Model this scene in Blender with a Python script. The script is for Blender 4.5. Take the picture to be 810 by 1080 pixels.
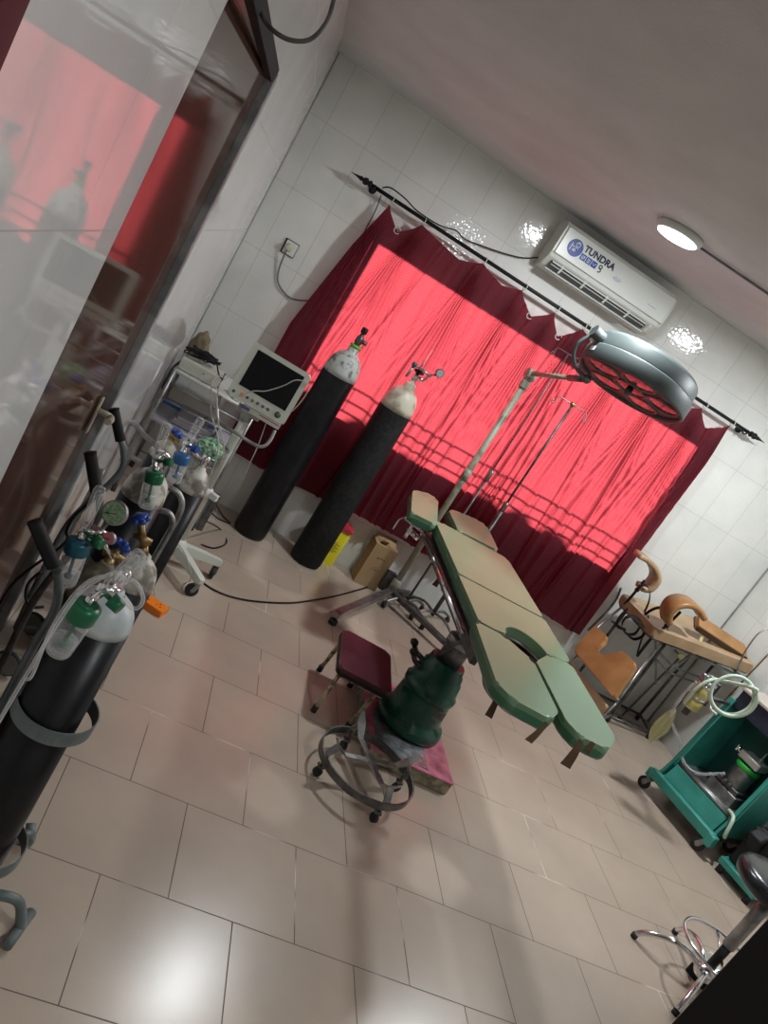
import bpy, bmesh, math, random
from mathutils import Vector as V, Matrix as M4, Quaternion
random.seed(7)
for o in list(bpy.data.objects): bpy.data.objects.remove(o)
sc = bpy.context.scene
COL = sc.collection
# ---------------------------------------------------------------- camera, world, sun, exposure
F = 822.53
CAMP = V((0.29737, -4.94818, 1.78008))
R = M4(((0.8532312, -0.45756396, -0.25026334), (-0.0930786, 0.33855745, -0.93633073), (0.5131597, 0.8222007, 0.24627836)))
cam = bpy.data.cameras.new('camera'); camo = bpy.data.objects.new('camera', cam); COL.objects.link(camo)
cam.sensor_fit = 'VERTICAL'; cam.sensor_height = 24.0; cam.lens = 24.0 * F / 1080.0; cam.clip_start = 0.02
camo.matrix_world = M4.Translation(CAMP) @ R.to_4x4()
sc.camera = camo
sc.view_settings.view_transform = 'Standard'; sc.view_settings.look = 'None'; sc.view_settings.gamma = 1.0
sc.view_settings.use_curve_mapping = False
sc.view_settings.exposure = 0.0
w = bpy.data.worlds.new('world'); sc.world = w; w.use_nodes = True
w.node_tree.nodes['Background'].inputs[0].default_value = (0.75, 0.86, 1.0, 1)
w.node_tree.nodes['Background'].inputs[1].default_value = 0.9
sl = bpy.data.lights.new('sun', 'SUN'); sl.energy = 15.5; sl.angle = 0.08; sl.color = (1.0, 0.95, 0.86)
so = bpy.data.objects.new('sun', sl); COL.objects.link(so)
so.rotation_euler = V((0.02, -1.0, -0.21)).to_track_quat('-Z', 'Y').to_euler(); so.location = (2, 3, 3)

def ray(px, py):
    return R @ V(((px - 405) / F, -(py - 540) / F, -1.0))
def at(px, py, ax, val):
    """point of the room seen at this place of the photo, on the plane axis = val"""
    d = ray(px, py); return CAMP + d * ((val - CAMP[ax]) / d[ax])
def atz(px, py, z): return at(px, py, 2, z)
def aty(px, py, y): return at(px, py, 1, y)
def atx(px, py, x): return at(px, py, 0, x)

# ---------------------------------------------------------------- materials
def mat(name, col, rough=0.5, metal=0.0, **k):
    m = bpy.data.materials.new(name); m.use_nodes = True
    b = m.node_tree.nodes['Principled BSDF']
    b.inputs['Base Color'].default_value = (*col, 1); b.inputs['Roughness'].default_value = rough
    b.inputs['Metallic'].default_value = metal
    for a, v in k.items(): b.inputs[a.replace('_', ' ')].default_value = v
    return m
def N(m, t, **kw):
    n = m.node_tree.nodes.new(t)
    for a, v in kw.items(): setattr(n, a, v)
    return n
def L(m, a, b): m.node_tree.links.new(a, b)
def P(m): return m.node_tree.nodes['Principled BSDF']
def mottle(m, c1, c2, scale=8, detail=5, lo=0.35, hi=0.65, bump=0.0, rough=None, bscale=None):
    """worn two-tone colour by object-space noise"""
    tc = N(m, 'ShaderNodeTexCoord'); nz = N(m, 'ShaderNodeTexNoise'); nz.inputs['Scale'].default_value = scale
    nz.inputs['Detail'].default_value = detail; L(m, tc.outputs['Object'], nz.inputs['Vector'])
    cr = N(m, 'ShaderNodeValToRGB'); cr.color_ramp.elements[0].position = lo; cr.color_ramp.elements[1].position = hi
    cr.color_ramp.elements[0].color = (*c1, 1); cr.color_ramp.elements[1].color = (*c2, 1)
    L(m, nz.outputs['Fac'], cr.inputs['Fac']); L(m, cr.outputs['Color'], P(m).inputs['Base Color'])
    if rough:
        mr = N(m, 'ShaderNodeMapRange'); mr.inputs['To Min'].default_value = rough[0]; mr.inputs['To Max'].default_value = rough[1]
        L(m, nz.outputs['Fac'], mr.inputs['Value']); L(m, mr.outputs['Result'], P(m).inputs['Roughness'])
    if bump:
        n2 = nz
        if bscale:
            n2 = N(m, 'ShaderNodeTexNoise'); n2.inputs['Scale'].default_value = bscale; L(m, tc.outputs['Object'], n2.inputs['Vector'])
        bp = N(m, 'ShaderNodeBump'); bp.inputs['Strength'].default_value = bump; bp.inputs['Distance'].default_value = 0.004
        L(m, n2.outputs['Fac'], bp.inputs['Height']); L(m, bp.outputs['Normal'], P(m).inputs['Normal'])
    return m
def tiles(name, axes, org, size, offset, c1, c2, grout, mortar, rough, bump=0.15, emboss=None, wear=None):
    m = mat(name, c1, rough); geo = N(m, 'ShaderNodeNewGeometry'); sep = N(m, 'ShaderNodeSeparateXYZ')
    L(m, geo.outputs['Position'], sep.inputs[0])
    cmb = N(m, 'ShaderNodeCombineXYZ')
    for i, a in enumerate(axes):
        ad = N(m, 'ShaderNodeMath', operation='SUBTRACT'); ad.inputs[1].default_value = org[i] - 100 * size[i]
        L(m, sep.outputs['XYZ'.index(a)], ad.inputs[0]); L(m, ad.outputs[0], cmb.inputs[i])
    br = N(m, 'ShaderNodeTexBrick'); br.offset = offset; br.offset_frequency = 2; br.squash = 1
    br.inputs['Scale'].default_value = 1; br.inputs['Brick Width'].default_value = size[0]; br.inputs['Row Height'].default_value = size[1]
    br.inputs['Mortar Size'].default_value = mortar; br.inputs['Mortar Smooth'].default_value = 0.3; br.inputs['Bias'].default_value = 0
    br.inputs['Color1'].default_value = (*c1, 1); br.inputs['Color2'].default_value = (*c2, 1); br.inputs['Mortar'].default_value = (*grout, 1)
    L(m, cmb.outputs[0], br.inputs['Vector'])
    nz = N(m, 'ShaderNodeTexNoise'); nz.inputs['Scale'].default_value = 3.0; nz.inputs['Detail'].default_value = 6
    L(m, geo.outputs['Position'], nz.inputs['Vector'])
    mx = N(m, 'ShaderNodeMix', data_type='RGBA', blend_type='MULTIPLY'); mx.inputs['Factor'].default_value = 1
    cr = N(m, 'ShaderNodeValToRGB'); cr.color_ramp.elements[0].color = (.90, .90, .90, 1); cr.color_ramp.elements[1].color = (1.04, 1.03, 1.02, 1)
    cr.color_ramp.elements[0].position = .3; cr.color_ramp.elements[1].position = .7
    L(m, nz.outputs['Fac'], cr.inputs[0]); L(m, br.outputs['Color'], mx.inputs['A']); L(m, cr.outputs[0], mx.inputs['B'])
    out = mx.outputs['Result']
    if wear:   # pale cement left in some joints
        n3 = N(m, 'ShaderNodeTexNoise'); n3.inputs['Scale'].default_value = 2.2; n3.inputs['Detail'].default_value = 3; L(m, geo.outputs['Position'], n3.inputs['Vector'])
        c3 = N(m, 'ShaderNodeValToRGB'); c3.color_ramp.elements[0].position = .56; c3.color_ramp.elements[1].position = .64; L(m, n3.outputs['Fac'], c3.inputs[0])
        mu = N(m, 'ShaderNodeMath', operation='MULTIPLY'); L(m, c3.outputs[0], mu.inputs[0]); L(m, br.outputs['Fac'], mu.inputs[1])
        m3 = N(m, 'ShaderNodeMix', data_type='RGBA'); L(m, mu.outputs[0], m3.inputs['Factor']); L(m, out, m3.inputs['A']); m3.inputs['B'].default_value = (*wear, 1)
        out = m3.outputs['Result']
    L(m, out, P(m).inputs['Base Color'])
    mr = N(m, 'ShaderNodeMapRange'); mr.inputs['To Min'].default_value = rough; mr.inputs['To Max'].default_value = 0.8
    L(m, br.outputs['Fac'], mr.inputs['Value']); L(m, mr.outputs['Result'], P(m).inputs['Roughness'])
    inv = N(m, 'ShaderNodeMath', operation='SUBTRACT'); inv.inputs[0].default_value = 1; L(m, br.outputs['Fac'], inv.inputs[1])
    bp = N(m, 'ShaderNodeBump'); bp.inputs['Strength'].default_value = bump; bp.inputs['Distance'].default_value = 0.002
    L(m, inv.outputs[0], bp.inputs['Height']); nrm = bp.outputs['Normal']
    if emboss:
        vo = N(m, 'ShaderNodeTexVoronoi'); vo.inputs['Scale'].default_value = emboss[0]; L(m, geo.outputs['Position'], vo.inputs['Vector'])
        b2 = N(m, 'ShaderNodeBump'); b2.inputs['Strength'].default_value = emboss[1]; b2.inputs['Distance'].default_value = 0.002
        L(m, vo.outputs['Distance'], b2.inputs['Height']); L(m, nrm, b2.inputs['Normal']); nrm = b2.outputs['Normal']
    L(m, nrm, P(m).inputs['Normal'])
    return m
FLOOR = tiles('floor_tile', 'XY', (0.2196, -2.38), (0.4107, 0.3959), 0.5, (.44, .36, .29), (.465, .38, .305), (.12, .09, .07), .0020, .25, wear=(.62, .58, .52))
WT_BACK = tiles('white_wall_tile', 'XZ', (0.116, 0.34), (0.25, 0.40), 0.0, (.70, .71, .68), (.72, .725, .695), (.42, .42, .39), .0014, .07, emboss=(52, .2))
WT_LEFT = tiles('white_wall_tile_side', 'YZ', (-3.66, 0.40), (0.60, 0.40), 0.0, (.76, .77, .765), (.78, .79, .785), (.42, .42, .41), .0014, .035)
WT_RIGHT = tiles('white_wall_tile_right', 'YZ', (0.0, 0.34), (0.25, 0.40), 0.0, (.70, .71, .68), (.72, .725, .695), (.42, .42, .39), .0014, .12)
CEIL = mottle(mat('ceiling_plaster', (.6, .59, .57), .9), (.56, .56, .56), (.62, .62, .615), 3, 8, bump=.5, bscale=60)
def glassy(name, col, alpha, rough=.05):
    m = bpy.data.materials.new(name); m.use_nodes = True; nt = m.node_tree; nt.nodes.clear()
    out = nt.nodes.new('ShaderNodeOutputMaterial'); mx = nt.nodes.new('ShaderNodeMixShader'); tr = nt.nodes.new('ShaderNodeBsdfTransparent')
    pb = nt.nodes.new('ShaderNodeBsdfPrincipled'); pb.inputs['Base Color'].default_value = (*col, 1); pb.inputs['Roughness'].default_value = rough
    fr = nt.nodes.new('ShaderNodeLayerWeight'); fr.inputs['Blend'].default_value = .35
    mr = nt.nodes.new('ShaderNodeMapRange'); mr.inputs['To Min'].default_value = alpha; mr.inputs['To Max'].default_value = min(1, alpha + .55)
    nt.links.new(fr.outputs['Facing'], mr.inputs['Value']); nt.links.new(mr.outputs['Result'], mx.inputs[0])
    nt.links.new(tr.outputs[0], mx.inputs[1]); nt.links.new(pb.outputs[0], mx.inputs[2]); nt.links.new(mx.outputs[0], out.inputs[0])
    return m
CLEAR = glassy('clear_plastic', (.80, .82, .82), .07)
TUBING = glassy('clear_tubing', (.78, .78, .78), .25, .2)
WATER = glassy('water', (.75, .78, .78), .10)
PANE = glassy('window_glass', (.9, .95, .95), .05)
def emit(name, col, s):
    m = mat(name, (.9, .9, .9), .4); P(m).inputs['Emission Color'].default_value = (*col, 1); P(m).inputs['Emission Strength'].default_value = s; return m
BLACK_CYL = mottle(mat('black_cylinder_paint', (.006, .006, .008), .38, 0, Specular_IOR_Level=.3), (.004, .004, .005), (.010, .010, .012), 14, rough=(.25, .5))
BLACK_MATTE = mottle(mat('black_worn_paint', (.02, .02, .02), .7, 0, Specular_IOR_Level=.25), (.006, .006, .007), (.018, .018, .018), 40, rough=(.55, .8))
WHITE_WORN = mottle(mat('worn_white_paint', (.6, .58, .5), .5), (.22, .20, .16), (.62, .60, .54), 16, 8, .42, .52, bump=.4)
CREAM_WORN = mottle(mat('worn_cream_paint', (.6, .58, .5), .5), (.30, .27, .20), (.60, .56, .45), 10, 8, .36, .5, bump=.3)
BROWN_ROUGH = mottle(mat('scaly_brown_paint', (.2, .17, .12), .8), (.07, .055, .035), (.26, .23, .16), 30, 8, .35, .65, bump=1.0)
SILVERWHITE = mottle(mat('silver_white_paint', (.6, .64, .64), .4), (.42, .46, .47), (.62, .66, .66), 12)
CHROME = mat('chrome', (.75, .75, .76), .14, 1.0)
STEEL = mottle(mat('dull_steel', (.4, .4, .4), .38, .9), (.22, .22, .22), (.42, .42, .41), 18, rough=(.3, .5))
DSTEEL = mottle(mat('dark_steel', (.12, .12, .12), .4, .7), (.07, .07, .07), (.17, .165, .16), 20, rough=(.3, .55))
GREYPAINT = mottle(mat('grey_green_paint', (.14, .17, .17), .45), (.09, .115, .115), (.15, .18, .18), 14)
CREAMTUBE = mottle(mat('cream_enamel_tube', (.5, .49, .38), .4), (.14, .14, .10), (.29, .29, .22), 12, 6, .38, .5)
RUSTY = mottle(mat('rusty_cream_tube', (.35, .28, .15), .6), (.10, .06, .03), (.42, .37, .24), 26, 6, .38, .52, bump=.4)
WHITE = mat('white_plastic', (.66, .68, .64), .3)
IVORY = mat('ivory_plastic', (.58, .61, .53), .35)
OFFWHITE = mat('off_white_casting', (.56, .59, .52), .35)
BLACKP = mat('black_plastic', (.008, .008, .009), .5, 0, Specular_IOR_Level=.3)
RUBBER = mat('black_rubber', (.02, .02, .02), .75)
SCREEN = mat('dark_screen', (.004, .004, .006), .15, 0, Specular_IOR_Level=.2)
BLUE = mat('blue_plastic', (.01, .055, .30), .3)
TBLUE = mat('teal_blue_plastic', (.01, .10, .14), .3)
GREENP = mat('green_plastic', (.005, .13, .05), .3)
BLUECAP = mat('sky_blue_plastic', (.02, .12, .33), .35)
BRASS = mottle(mat('brass', (.35, .24, .09), .4, .8), (.16, .11, .05), (.42, .30, .13), 30)
ORANGE = mat('orange_plastic', (.85, .21, .01), .4)
YELLOW = mat('yellow_plastic', (.75, .66, .02), .4)
REDP = mat('red_plastic', (.45, .03, .05), .4)
CARD = mottle(mat('cardboard', (.36, .24, .12), .8), (.32, .21, .105), (.39, .265, .14), 5)
INK = mat('brown_ink', (.10, .055, .03), .8)
GREENTBL = mottle(mat('glossy_green_enamel', (.0, .12, .06), .25), (.002, .05, .028), (.004, .072, .042), 9, rough=(.18, .4))
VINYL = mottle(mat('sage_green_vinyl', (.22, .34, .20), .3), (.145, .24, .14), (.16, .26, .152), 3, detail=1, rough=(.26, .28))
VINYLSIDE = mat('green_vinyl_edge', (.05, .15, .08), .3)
MAROON = mottle(mat('maroon_seat_vinyl', (.10, .012, .03), .35), (.04, .006, .013), (.075, .010, .022), 10, rough=(.25, .5))
TAN = mottle(mat('tan_leatherette', (.48, .25, .09), .4), (.26, .125, .04), (.38, .19, .07), 7, rough=(.3, .5), bump=.2)
TANLITE = mottle(mat('faded_tan_leatherette', (.55, .36, .2), .45), (.36, .24, .13), (.48, .33, .20), 6, bump=.3)
FRAY = mat('brown_fibre_board', (.10, .06, .03), .85)
TEAL = mottle(mat('teal_enamel', (.04, .30, .24), .4), (.03, .22, .18), (.05, .32, .26), 6)
NAVY = mat('dark_navy_case', (.015, .018, .035), .4)
HOSE = mat('pale_green_hose', (.50, .62, .50), .4)
YELLOWJAR = mottle(mat('yellowed_jar', (.55, .5, .15), .3), (.50, .42, .10), (.66, .62, .30), 15)
GREYDRUM = mat('grey_green_enamel', (.065, .082, .082), .5)
BLACKVINYL = mat('black_vinyl', (.012, .013, .017), .25)
BLACKCLOTH = mat('black_cloth', (.004, .004, .005), .8)
DOORBR = mottle(mat('brown_door_gloss', (.10, .05, .04), .07), (.085, .042, .03), (.10, .05, .037), 2)
FRAMEGR = mottle(mat('grey_door_frame', (.2, .21, .21), .5), (.18, .19, .19), (.36, .38, .38), 14, bump=.5)
PINKPLAT = mottle(mat('rubbed_crimson_paint', (.4, .06, .12), .5), (.26, .04, .07), (.62, .20, .28), 12, 8, .3, .62)
PLATSIDE = mottle(mat('worn_platform_edge', (.3, .25, .15), .6), (.12, .10, .06), (.34, .30, .20), 30)
GALV = mottle(mat('galvanised_plate', (.35, .36, .38), .35, .8), (.22, .23, .25), (.48, .5, .52), 35)
GREENFAB = mottle(mat('green_patterned_wrap', (.2, .5, .4), .6), (.06, .22, .18), (.38, .62, .34), 60, 4, .42, .55, bump=.6)
BAG = mottle(mat('brown_bag', (.24, .2, .12), .8), (.17, .14, .08), (.28, .24, .15), 9)
# curtain: thin red cloth that lets daylight through
def curtain_mat():
    m = bpy.data.materials.new('red_curtain_cloth'); m.use_nodes = True; nt = m.node_tree; nt.nodes.clear()
    out = nt.nodes.new('ShaderNodeOutputMaterial'); mx = nt.nodes.new('ShaderNodeMixShader')
    geo = nt.nodes.new('ShaderNodeNewGeometry'); sep = nt.nodes.new('ShaderNodeSeparateXYZ'); cmb = nt.nodes.new('ShaderNodeCombineXYZ')
    nt.links.new(geo.outputs['Position'], sep.inputs[0]); nt.links.new(sep.outputs[0], cmb.inputs[0]); nt.links.new(sep.outputs[2], cmb.inputs[1])
    br = nt.nodes.new('ShaderNodeTexBrick'); br.inputs['Scale'].default_value = 1; br.inputs['Brick Width'].default_value = .022; br.inputs['Row Height'].default_value = .012
    br.inputs['Mortar Size'].default_value = .002; br.inputs['Mortar Smooth'].default_value = .6
    br.inputs['Color1'].default_value = (.52, .070, .083, 1); br.inputs['Color2'].default_value = (.48, .060, .078, 1); br.inputs['Mortar'].default_value = (.40, .030, .056, 1)
    nt.links.new(cmb.outputs[0], br.inputs['Vector'])
    tl = nt.nodes.new('ShaderNodeBsdfTranslucent'); nt.links.new(br.outputs['Color'], tl.inputs['Color'])
    df = nt.nodes.new('ShaderNodeBsdfPrincipled'); df.inputs['Base Color'].default_value = (.045, .006, .018, 1); df.inputs['Roughness'].default_value = .8
    mx.inputs[0].default_value = .46
    nt.links.new(tl.outputs[0], mx.inputs[1]); nt.links.new(df.outputs[0], mx.inputs[2]); nt.links.new(mx.outputs[0], out.inputs[0])
    return m
CURTAIN = curtain_mat()

# ---------------------------------------------------------------- mesh helpers
def frame(axis):
    a = V(axis).normalized(); t = V((0, 0, 1)) if abs(a.z) < .9 else V((1, 0, 0))
    u = a.cross(t).normalized(); return u, a.cross(u).normalized(), a
def catmull(pts, sub=6, closed=False):
    pts = [V(p) for p in pts]; n = len(pts); out = []
    if n < 3: return pts
    rng = range(n if closed else n - 1)
    for i in rng:
        if closed: p0, p1, p2, p3 = pts[i - 1], pts[i], pts[(i + 1) % n], pts[(i + 2) % n]
        else: p0, p1, p2, p3 = pts[max(i - 1, 0)], pts[i], pts[i + 1], pts[min(i + 2, n - 1)]
        for j in range(sub):
            t = j / sub
            out.append(.5 * ((2 * p1) + (p2 - p0) * t + (2 * p0 - 5 * p1 + 4 * p2 - p3) * t * t + (3 * p1 - p0 - 3 * p2 + p3) * t ** 3))
    if not closed: out.append(pts[-1])
    return out
class MB:
    def __init__(s): s.v = []; s.f = []; s.sm = []
    def add(s, vs, fs, sm=False):
        o = len(s.v); s.v += [V(v) for v in vs]; s.f += [tuple(i + o for i in f) for f in fs]
        s.sm += ([sm] * len(fs) if isinstance(sm, bool) else sm); return s
    def bm(s, b, Mx=None, sm=False, flat=None):
        if Mx is not None: bmesh.ops.transform(b, matrix=Mx, verts=b.verts)
        b.verts.ensure_lookup_table(); b.verts.index_update()
        if flat is not None: sm = [not f for f in flat]
        s.add([v.co.copy() for v in b.verts], [[v.index for v in f.verts] for f in b.faces], sm); b.free(); return s
    def box(s, c, d, bev=0, rz=0, Mx=None, seg=2):
        b = bmesh.new(); bmesh.ops.create_cube(b, size=1)
        for v in b.verts: v.co = V((v.co.x * d[0], v.co.y * d[1], v.co.z * d[2]))
        if bev: bmesh.ops.bevel(b, geom=list(b.edges), offset=bev, segments=seg, affect='EDGES', profile=.5)
        X = M4.Translation(V(c)) @ (Mx.to_4x4() if Mx is not None else M4.Rotation(rz, 4, 'Z'))
        b.normal_update(); fl = [(not bev) or seg < 2 or max(abs(f.normal.x), abs(f.normal.y), abs(f.normal.z)) > .9999 for f in b.faces]
        return s.bm(b, X, False, fl)
    def ring(s, c, u, w, r, n): return [c + (u * math.cos(2 * math.pi * i / n) + w * math.sin(2 * math.pi * i / n)) * r for i in range(n)]
    def cyl(s, p0, p1, r0, r1=None, n=20, caps=True):
        p0 = V(p0); p1 = V(p1); r1 = r0 if r1 is None else r1; u, w, a = frame(p1 - p0)
        s.add(s.ring(p0, u, w, r0, n) + s.ring(p1, u, w, r1, n), [(i, (i + 1) % n, n + (i + 1) % n, n + i) for i in range(n)] + ([tuple(range(n - 1, -1, -1)), tuple(range(n, 2 * n))] if caps else []),
              [True] * n + ([False] * 2 if caps else [])); return s
    def tube(s, pts, r, n=10, sub=6, closed=False, smooth=True, taper=None):
        P_ = catmull(pts, sub, closed) if smooth else [V(p) for p in pts]; m = len(P_)
        u, w, a = frame(P_[1] - P_[0]); vs = []
        for i, p in enumerate(P_):
            if closed: t = P_[(i + 1) % m] - P_[i - 1]
            else: t = P_[min(i + 1, m - 1)] - P_[max(i - 1, 0)]
            if t.length < 1e-9: t = a
            t.normalize(); q = a.rotation_difference(t); u = q @ u; w = q @ w; a = t
            rr = r if taper is None else r * (1 + (taper - 1) * i / (m - 1)); vs += s.ring(p, u, w, rr, n)
        fs = []
        for i in range(m if closed else m - 1):
            A = i * n; B = ((i + 1) % m) * n
            if closed and i == m - 1:   # match the seam
                k = min(range(n), key=lambda k: (vs[A] - vs[B + k]).length)
                fs += [(A + j, A + (j + 1) % n, B + (j + 1 + k) % n, B + (j + k) % n) for j in range(n)]
            else: fs += [(A + j, A + (j + 1) % n, B + (j + 1) % n, B + j) for j in range(n)]
        sm = [True] * len(fs)
        if not closed: fs += [tuple(range(n - 1, -1, -1)), tuple(range((m - 1) * n, m * n))]; sm += [False, False]
        return s.add(vs, fs, sm)
    def lathe(s, prof, p0=(0, 0, 0), axis=(0, 0, 1), n=32, smooth=True):
        u, w, a = frame(axis); p0 = V(p0); vs = []
        for r, h in prof: vs += s.ring(p0 + a * h, u, w, max(r, 1e-4), n)
        fs = [(k * n + i, k * n + (i + 1) % n, (k + 1) * n + (i + 1) % n, (k + 1) * n + i) for k in range(len(prof) - 1) for i in range(n)]
        sm = [smooth] * len(fs); fs += [tuple(range(n - 1, -1, -1)), tuple(range((len(prof) - 1) * n, len(prof) * n))]; sm += [False, False]
        return s.add(vs, fs, sm)
    def torus(s, c, rad, r, axis=(0, 0, 1), n=40, m=10, a0=0, a1=2 * math.pi):
        u, w, a = frame(axis); c = V(c); cl = abs(a1 - a0 - 2 * math.pi) < 1e-6
        pts = [c + (u * math.cos(a0 + (a1 - a0) * i / n) + w * math.sin(a0 + (a1 - a0) * i / n)) * rad for i in range(n if cl else n + 1)]
        return s.tube(pts, r, m, closed=cl, smooth=False)
    def ball(s, c, r, n=16, sc=(1, 1, 1)):
        b = bmesh.new(); bmesh.ops.create_uvsphere(b, u_segments=n, v_segments=n // 2, radius=r)
        for v in b.verts: v.co = V((v.co.x * sc[0], v.co.y * sc[1], v.co.z * sc[2]))
        return s.bm(b, M4.Translation(V(c)), True)
    def prism(s, poly, z0, z1, bev=0, seg=3, Mx=None, round_=0, rseg=4):
        """polygon in xy lifted from z0 to z1, corners rounded by round_, rims bevelled"""
        pl = [V((p[0], p[1])) for p in poly]
        if round_:
            q = []; n = len(pl)
            for i in range(n):
                a, b, c = pl[i - 1], pl[i], pl[(i + 1) % n]; d1 = (a - b); d2 = (c - b)
                rr = min(round_, d1.length * .45, d2.length * .45); s1 = b + d1.normalized() * rr; s2 = b + d2.normalized() * rr
                for k in range(rseg + 1):
                    t = k / rseg; q.append(s1 * (1 - t) ** 2 + b * 2 * t * (1 - t) + s2 * t * t)
            pl = q
        b = bmesh.new(); lo = [b.verts.new((p.x, p.y, z0)) for p in pl]; hi = [b.verts.new((p.x, p.y, z1)) for p in pl]; n = len(pl)
        f0 = b.faces.new(lo[::-1]); f1 = b.faces.new(hi)
        for i in range(n): b.faces.new((lo[i], lo[(i + 1) % n], hi[(i + 1) % n], hi[i]))
        if bev:
            bmesh.ops.bevel(b, geom=list(set(f0.edges) | set(f1.edges)), offset=bev, segments=seg, affect='EDGES', profile=.5)
        bmesh.ops.recalc_face_normals(b, faces=b.faces)
        b.normal_update(); fl = [abs(f.normal.z) > .9999 or (not bev and not round_) or (abs(f.normal.z) < .01 and max(V((e.verts[0].co - e.verts[1].co).xy).length for e in f.edges) > .03) for f in b.faces]
        return s.bm(b, Mx, False, fl)
    def strip(s, pts, wvec, th=.002):
        """thin ribbon with thickness: pts centre line, wvec half width vector(s)"""
        pts = [V(p) for p in pts]; W = [V(wvec)] * len(pts) if not isinstance(wvec, list) else [V(x) for x in wvec]
        vs = []
        for i, p in enumerate(pts):
            t = (pts[min(i + 1, len(pts) - 1)] - pts[max(i - 1, 0)]).normalized(); nn = t.cross(W[i]).normalized() * th
            vs += [p - W[i] - nn, p + W[i] - nn, p + W[i] + nn, p - W[i] + nn]
        fs = [(4 * i + j, 4 * i + (j + 1) % 4, 4 * i + 4 + (j + 1) % 4, 4 * i + 4 + j) for i in range(len(pts) - 1) for j in range(4)]
        k = 4 * (len(pts) - 1); fs += [(3, 2, 1, 0), (k, k + 1, k + 2, k + 3)]
        return s.add(vs, fs, False)
    def build(s, name, m, parent=None, loc=None, mats=None):
        """links the collected shapes as one mesh object; shapes are authored in the parent's own frame or in world space (see ORG)"""
        me = bpy.data.meshes.new(name)
        o = bpy.data.objects.new(name, me); COL.objects.link(o)
        org = V(ORG.get(parent.as_pointer(), (0, 0, 0))) if parent else V(loc or (0, 0, 0))
        me.from_pydata([v - org for v in s.v], [], s.f); me.update()
        me.polygons.foreach_set('use_smooth', s.sm)
        b = bmesh.new(); b.from_mesh(me); bmesh.ops.recalc_face_normals(b, faces=b.faces); b.to_mesh(me); b.free()
        me.materials.append(m)
        if parent: o.parent = parent
        else: o.location = org
        ORG[o.as_pointer()] = org
        return o
ORG = {}
def tag(o, label=None, cat=None, group=None, kind=None):
    if label: o['label'] = label
    if cat: o['category'] = cat
    if group: o['group'] = group
    if kind: o['kind'] = kind
    return o
def thing(name, label, cat, loc, group=None, local=False, rz=0):
    o = bpy.data.objects.new(name, None); COL.objects.link(o); o.location = loc; o.empty_display_size = .1
    ORG[o.as_pointer()] = V((0, 0, 0)) if local else V(loc); o.rotation_euler = (0, 0, rz)
    return tag(o, label, cat, group)
def lab(o, s): o['label'] = s; return o
def rotx(a): return M4.Rotation(a, 4, 'X')
def basis(x, y, z, o=(0, 0, 0)):
    m = M4.Identity(4)
    for i, c in enumerate((V(x), V(y), V(z))):
        for j in range(3): m[j][i] = c[j]
    m.translation = V(o); return m
def caster(parent, top, R_=.03, dirv=(1, 0, 0), w_=.018, stem=.03, name='caster', m=None):
    """swivel caster: fork on the part, wheel as its sub-part; top = plate point, wheel rests on z=0 of the author's frame"""
    t = V(top); d = V(dirv).normalized(); side = V((-d.y, d.x, 0)); c = V((t.x, t.y, R_)) + d * R_ * .5
    f = MB()
    f.cyl(t, (t.x, t.y, max(t.z - stem, R_ * 2 + .004)), .009, n=12)
    for sgn in (-1, 1):
        a = V((t.x, t.y, R_ * 2 + .004)); q = side * sgn * (w_ / 2 + .003)
        f.strip([a + q, V((c.x, c.y, R_ * 1.2)) + q, c + q], d * R_ * .42, .0015)
    f.box((t.x, t.y, R_ * 2 + .005), (R_ * 1.1, R_ * 1.1, .004), rz=math.atan2(d.y, d.x))
    fo = f.build(name, m or STEEL, parent)
    wl = MB(); wl.lathe([(R_ * .35, -w_ * .5), (R_ * .8, -w_ * .5), (R_ * .97, -w_ * .4), (R_, -w_ * .2), (R_, w_ * .2), (R_ * .97, w_ * .4), (R_ * .8, w_ * .5), (R_ * .35, w_ * .5)], c, side, 28)
    wl.build('wheel', RUBBER, fo)
    h = MB(); h.cyl(c - side * (w_ / 2 + .004), c + side * (w_ / 2 + .004), R_ * .32, n=14); h.build('hub', STEEL, fo)
    return fo
# ================================================================ the room
W_, H_, YF = 4.32, 2.686, -6.0
def struct(o, label=None):
    o['kind'] = 'structure'
    if label: o['label'] = label
    return o
struct(MB().box((W_ / 2, YF / 2 + .1, -.05), (W_ + .6, -YF + .6, .1)).build('floor', FLOOR), 'beige floor tiles laid half offset')
struct(MB().box((W_ / 2, YF / 2 + .1, H_ + .05), (W_ + .6, -YF + .6, .1)).build('ceiling', CEIL), 'rough grey-white plastered ceiling')
WX0, WX1, WZ0, WZ1 = 0.66, 3.24, 0.895, 2.01
bw = MB(); T = .16
for x0, x1, z0, z1 in ((-.16, WX0, 0, H_), (WX1, W_ + .16, 0, H_), (WX0, WX1, 0, WZ0), (WX0, WX1, WZ1, H_)):
    bw.box(((x0 + x1) / 2, T / 2, (z0 + z1) / 2), (x1 - x0, T, z1 - z0))
struct(bw.build('wall_back', WT_BACK), 'white tiled wall behind the red curtain')
DY0, DY1, DZ = -3.363, -2.30, 2.10     # doorway in the left wall
lw = MB()
for y0, y1, z0, z1 in ((YF - .1, DY0, 0, H_), (DY1, .0, 0, H_), (DY0, DY1, DZ, H_)):
    lw.box((-.08, (y0 + y1) / 2, (z0 + z1) / 2), (.16, y1 - y0, z1 - z0))
struct(lw.build('wall_left', WT_LEFT), 'glossy white tiled wall around the brown door')
struct(MB().box((W_ + .08, YF / 2, H_ / 2), (.16, -YF + .2, H_)).build('wall_right', WT_RIGHT), 'white tiled wall right of the corner')
struct(MB().box((W_ / 2, YF - .08, H_ / 2), (W_ + .3, .16, H_)).build('wall_front', WT_BACK), 'white tiled wall behind the camera')
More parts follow.
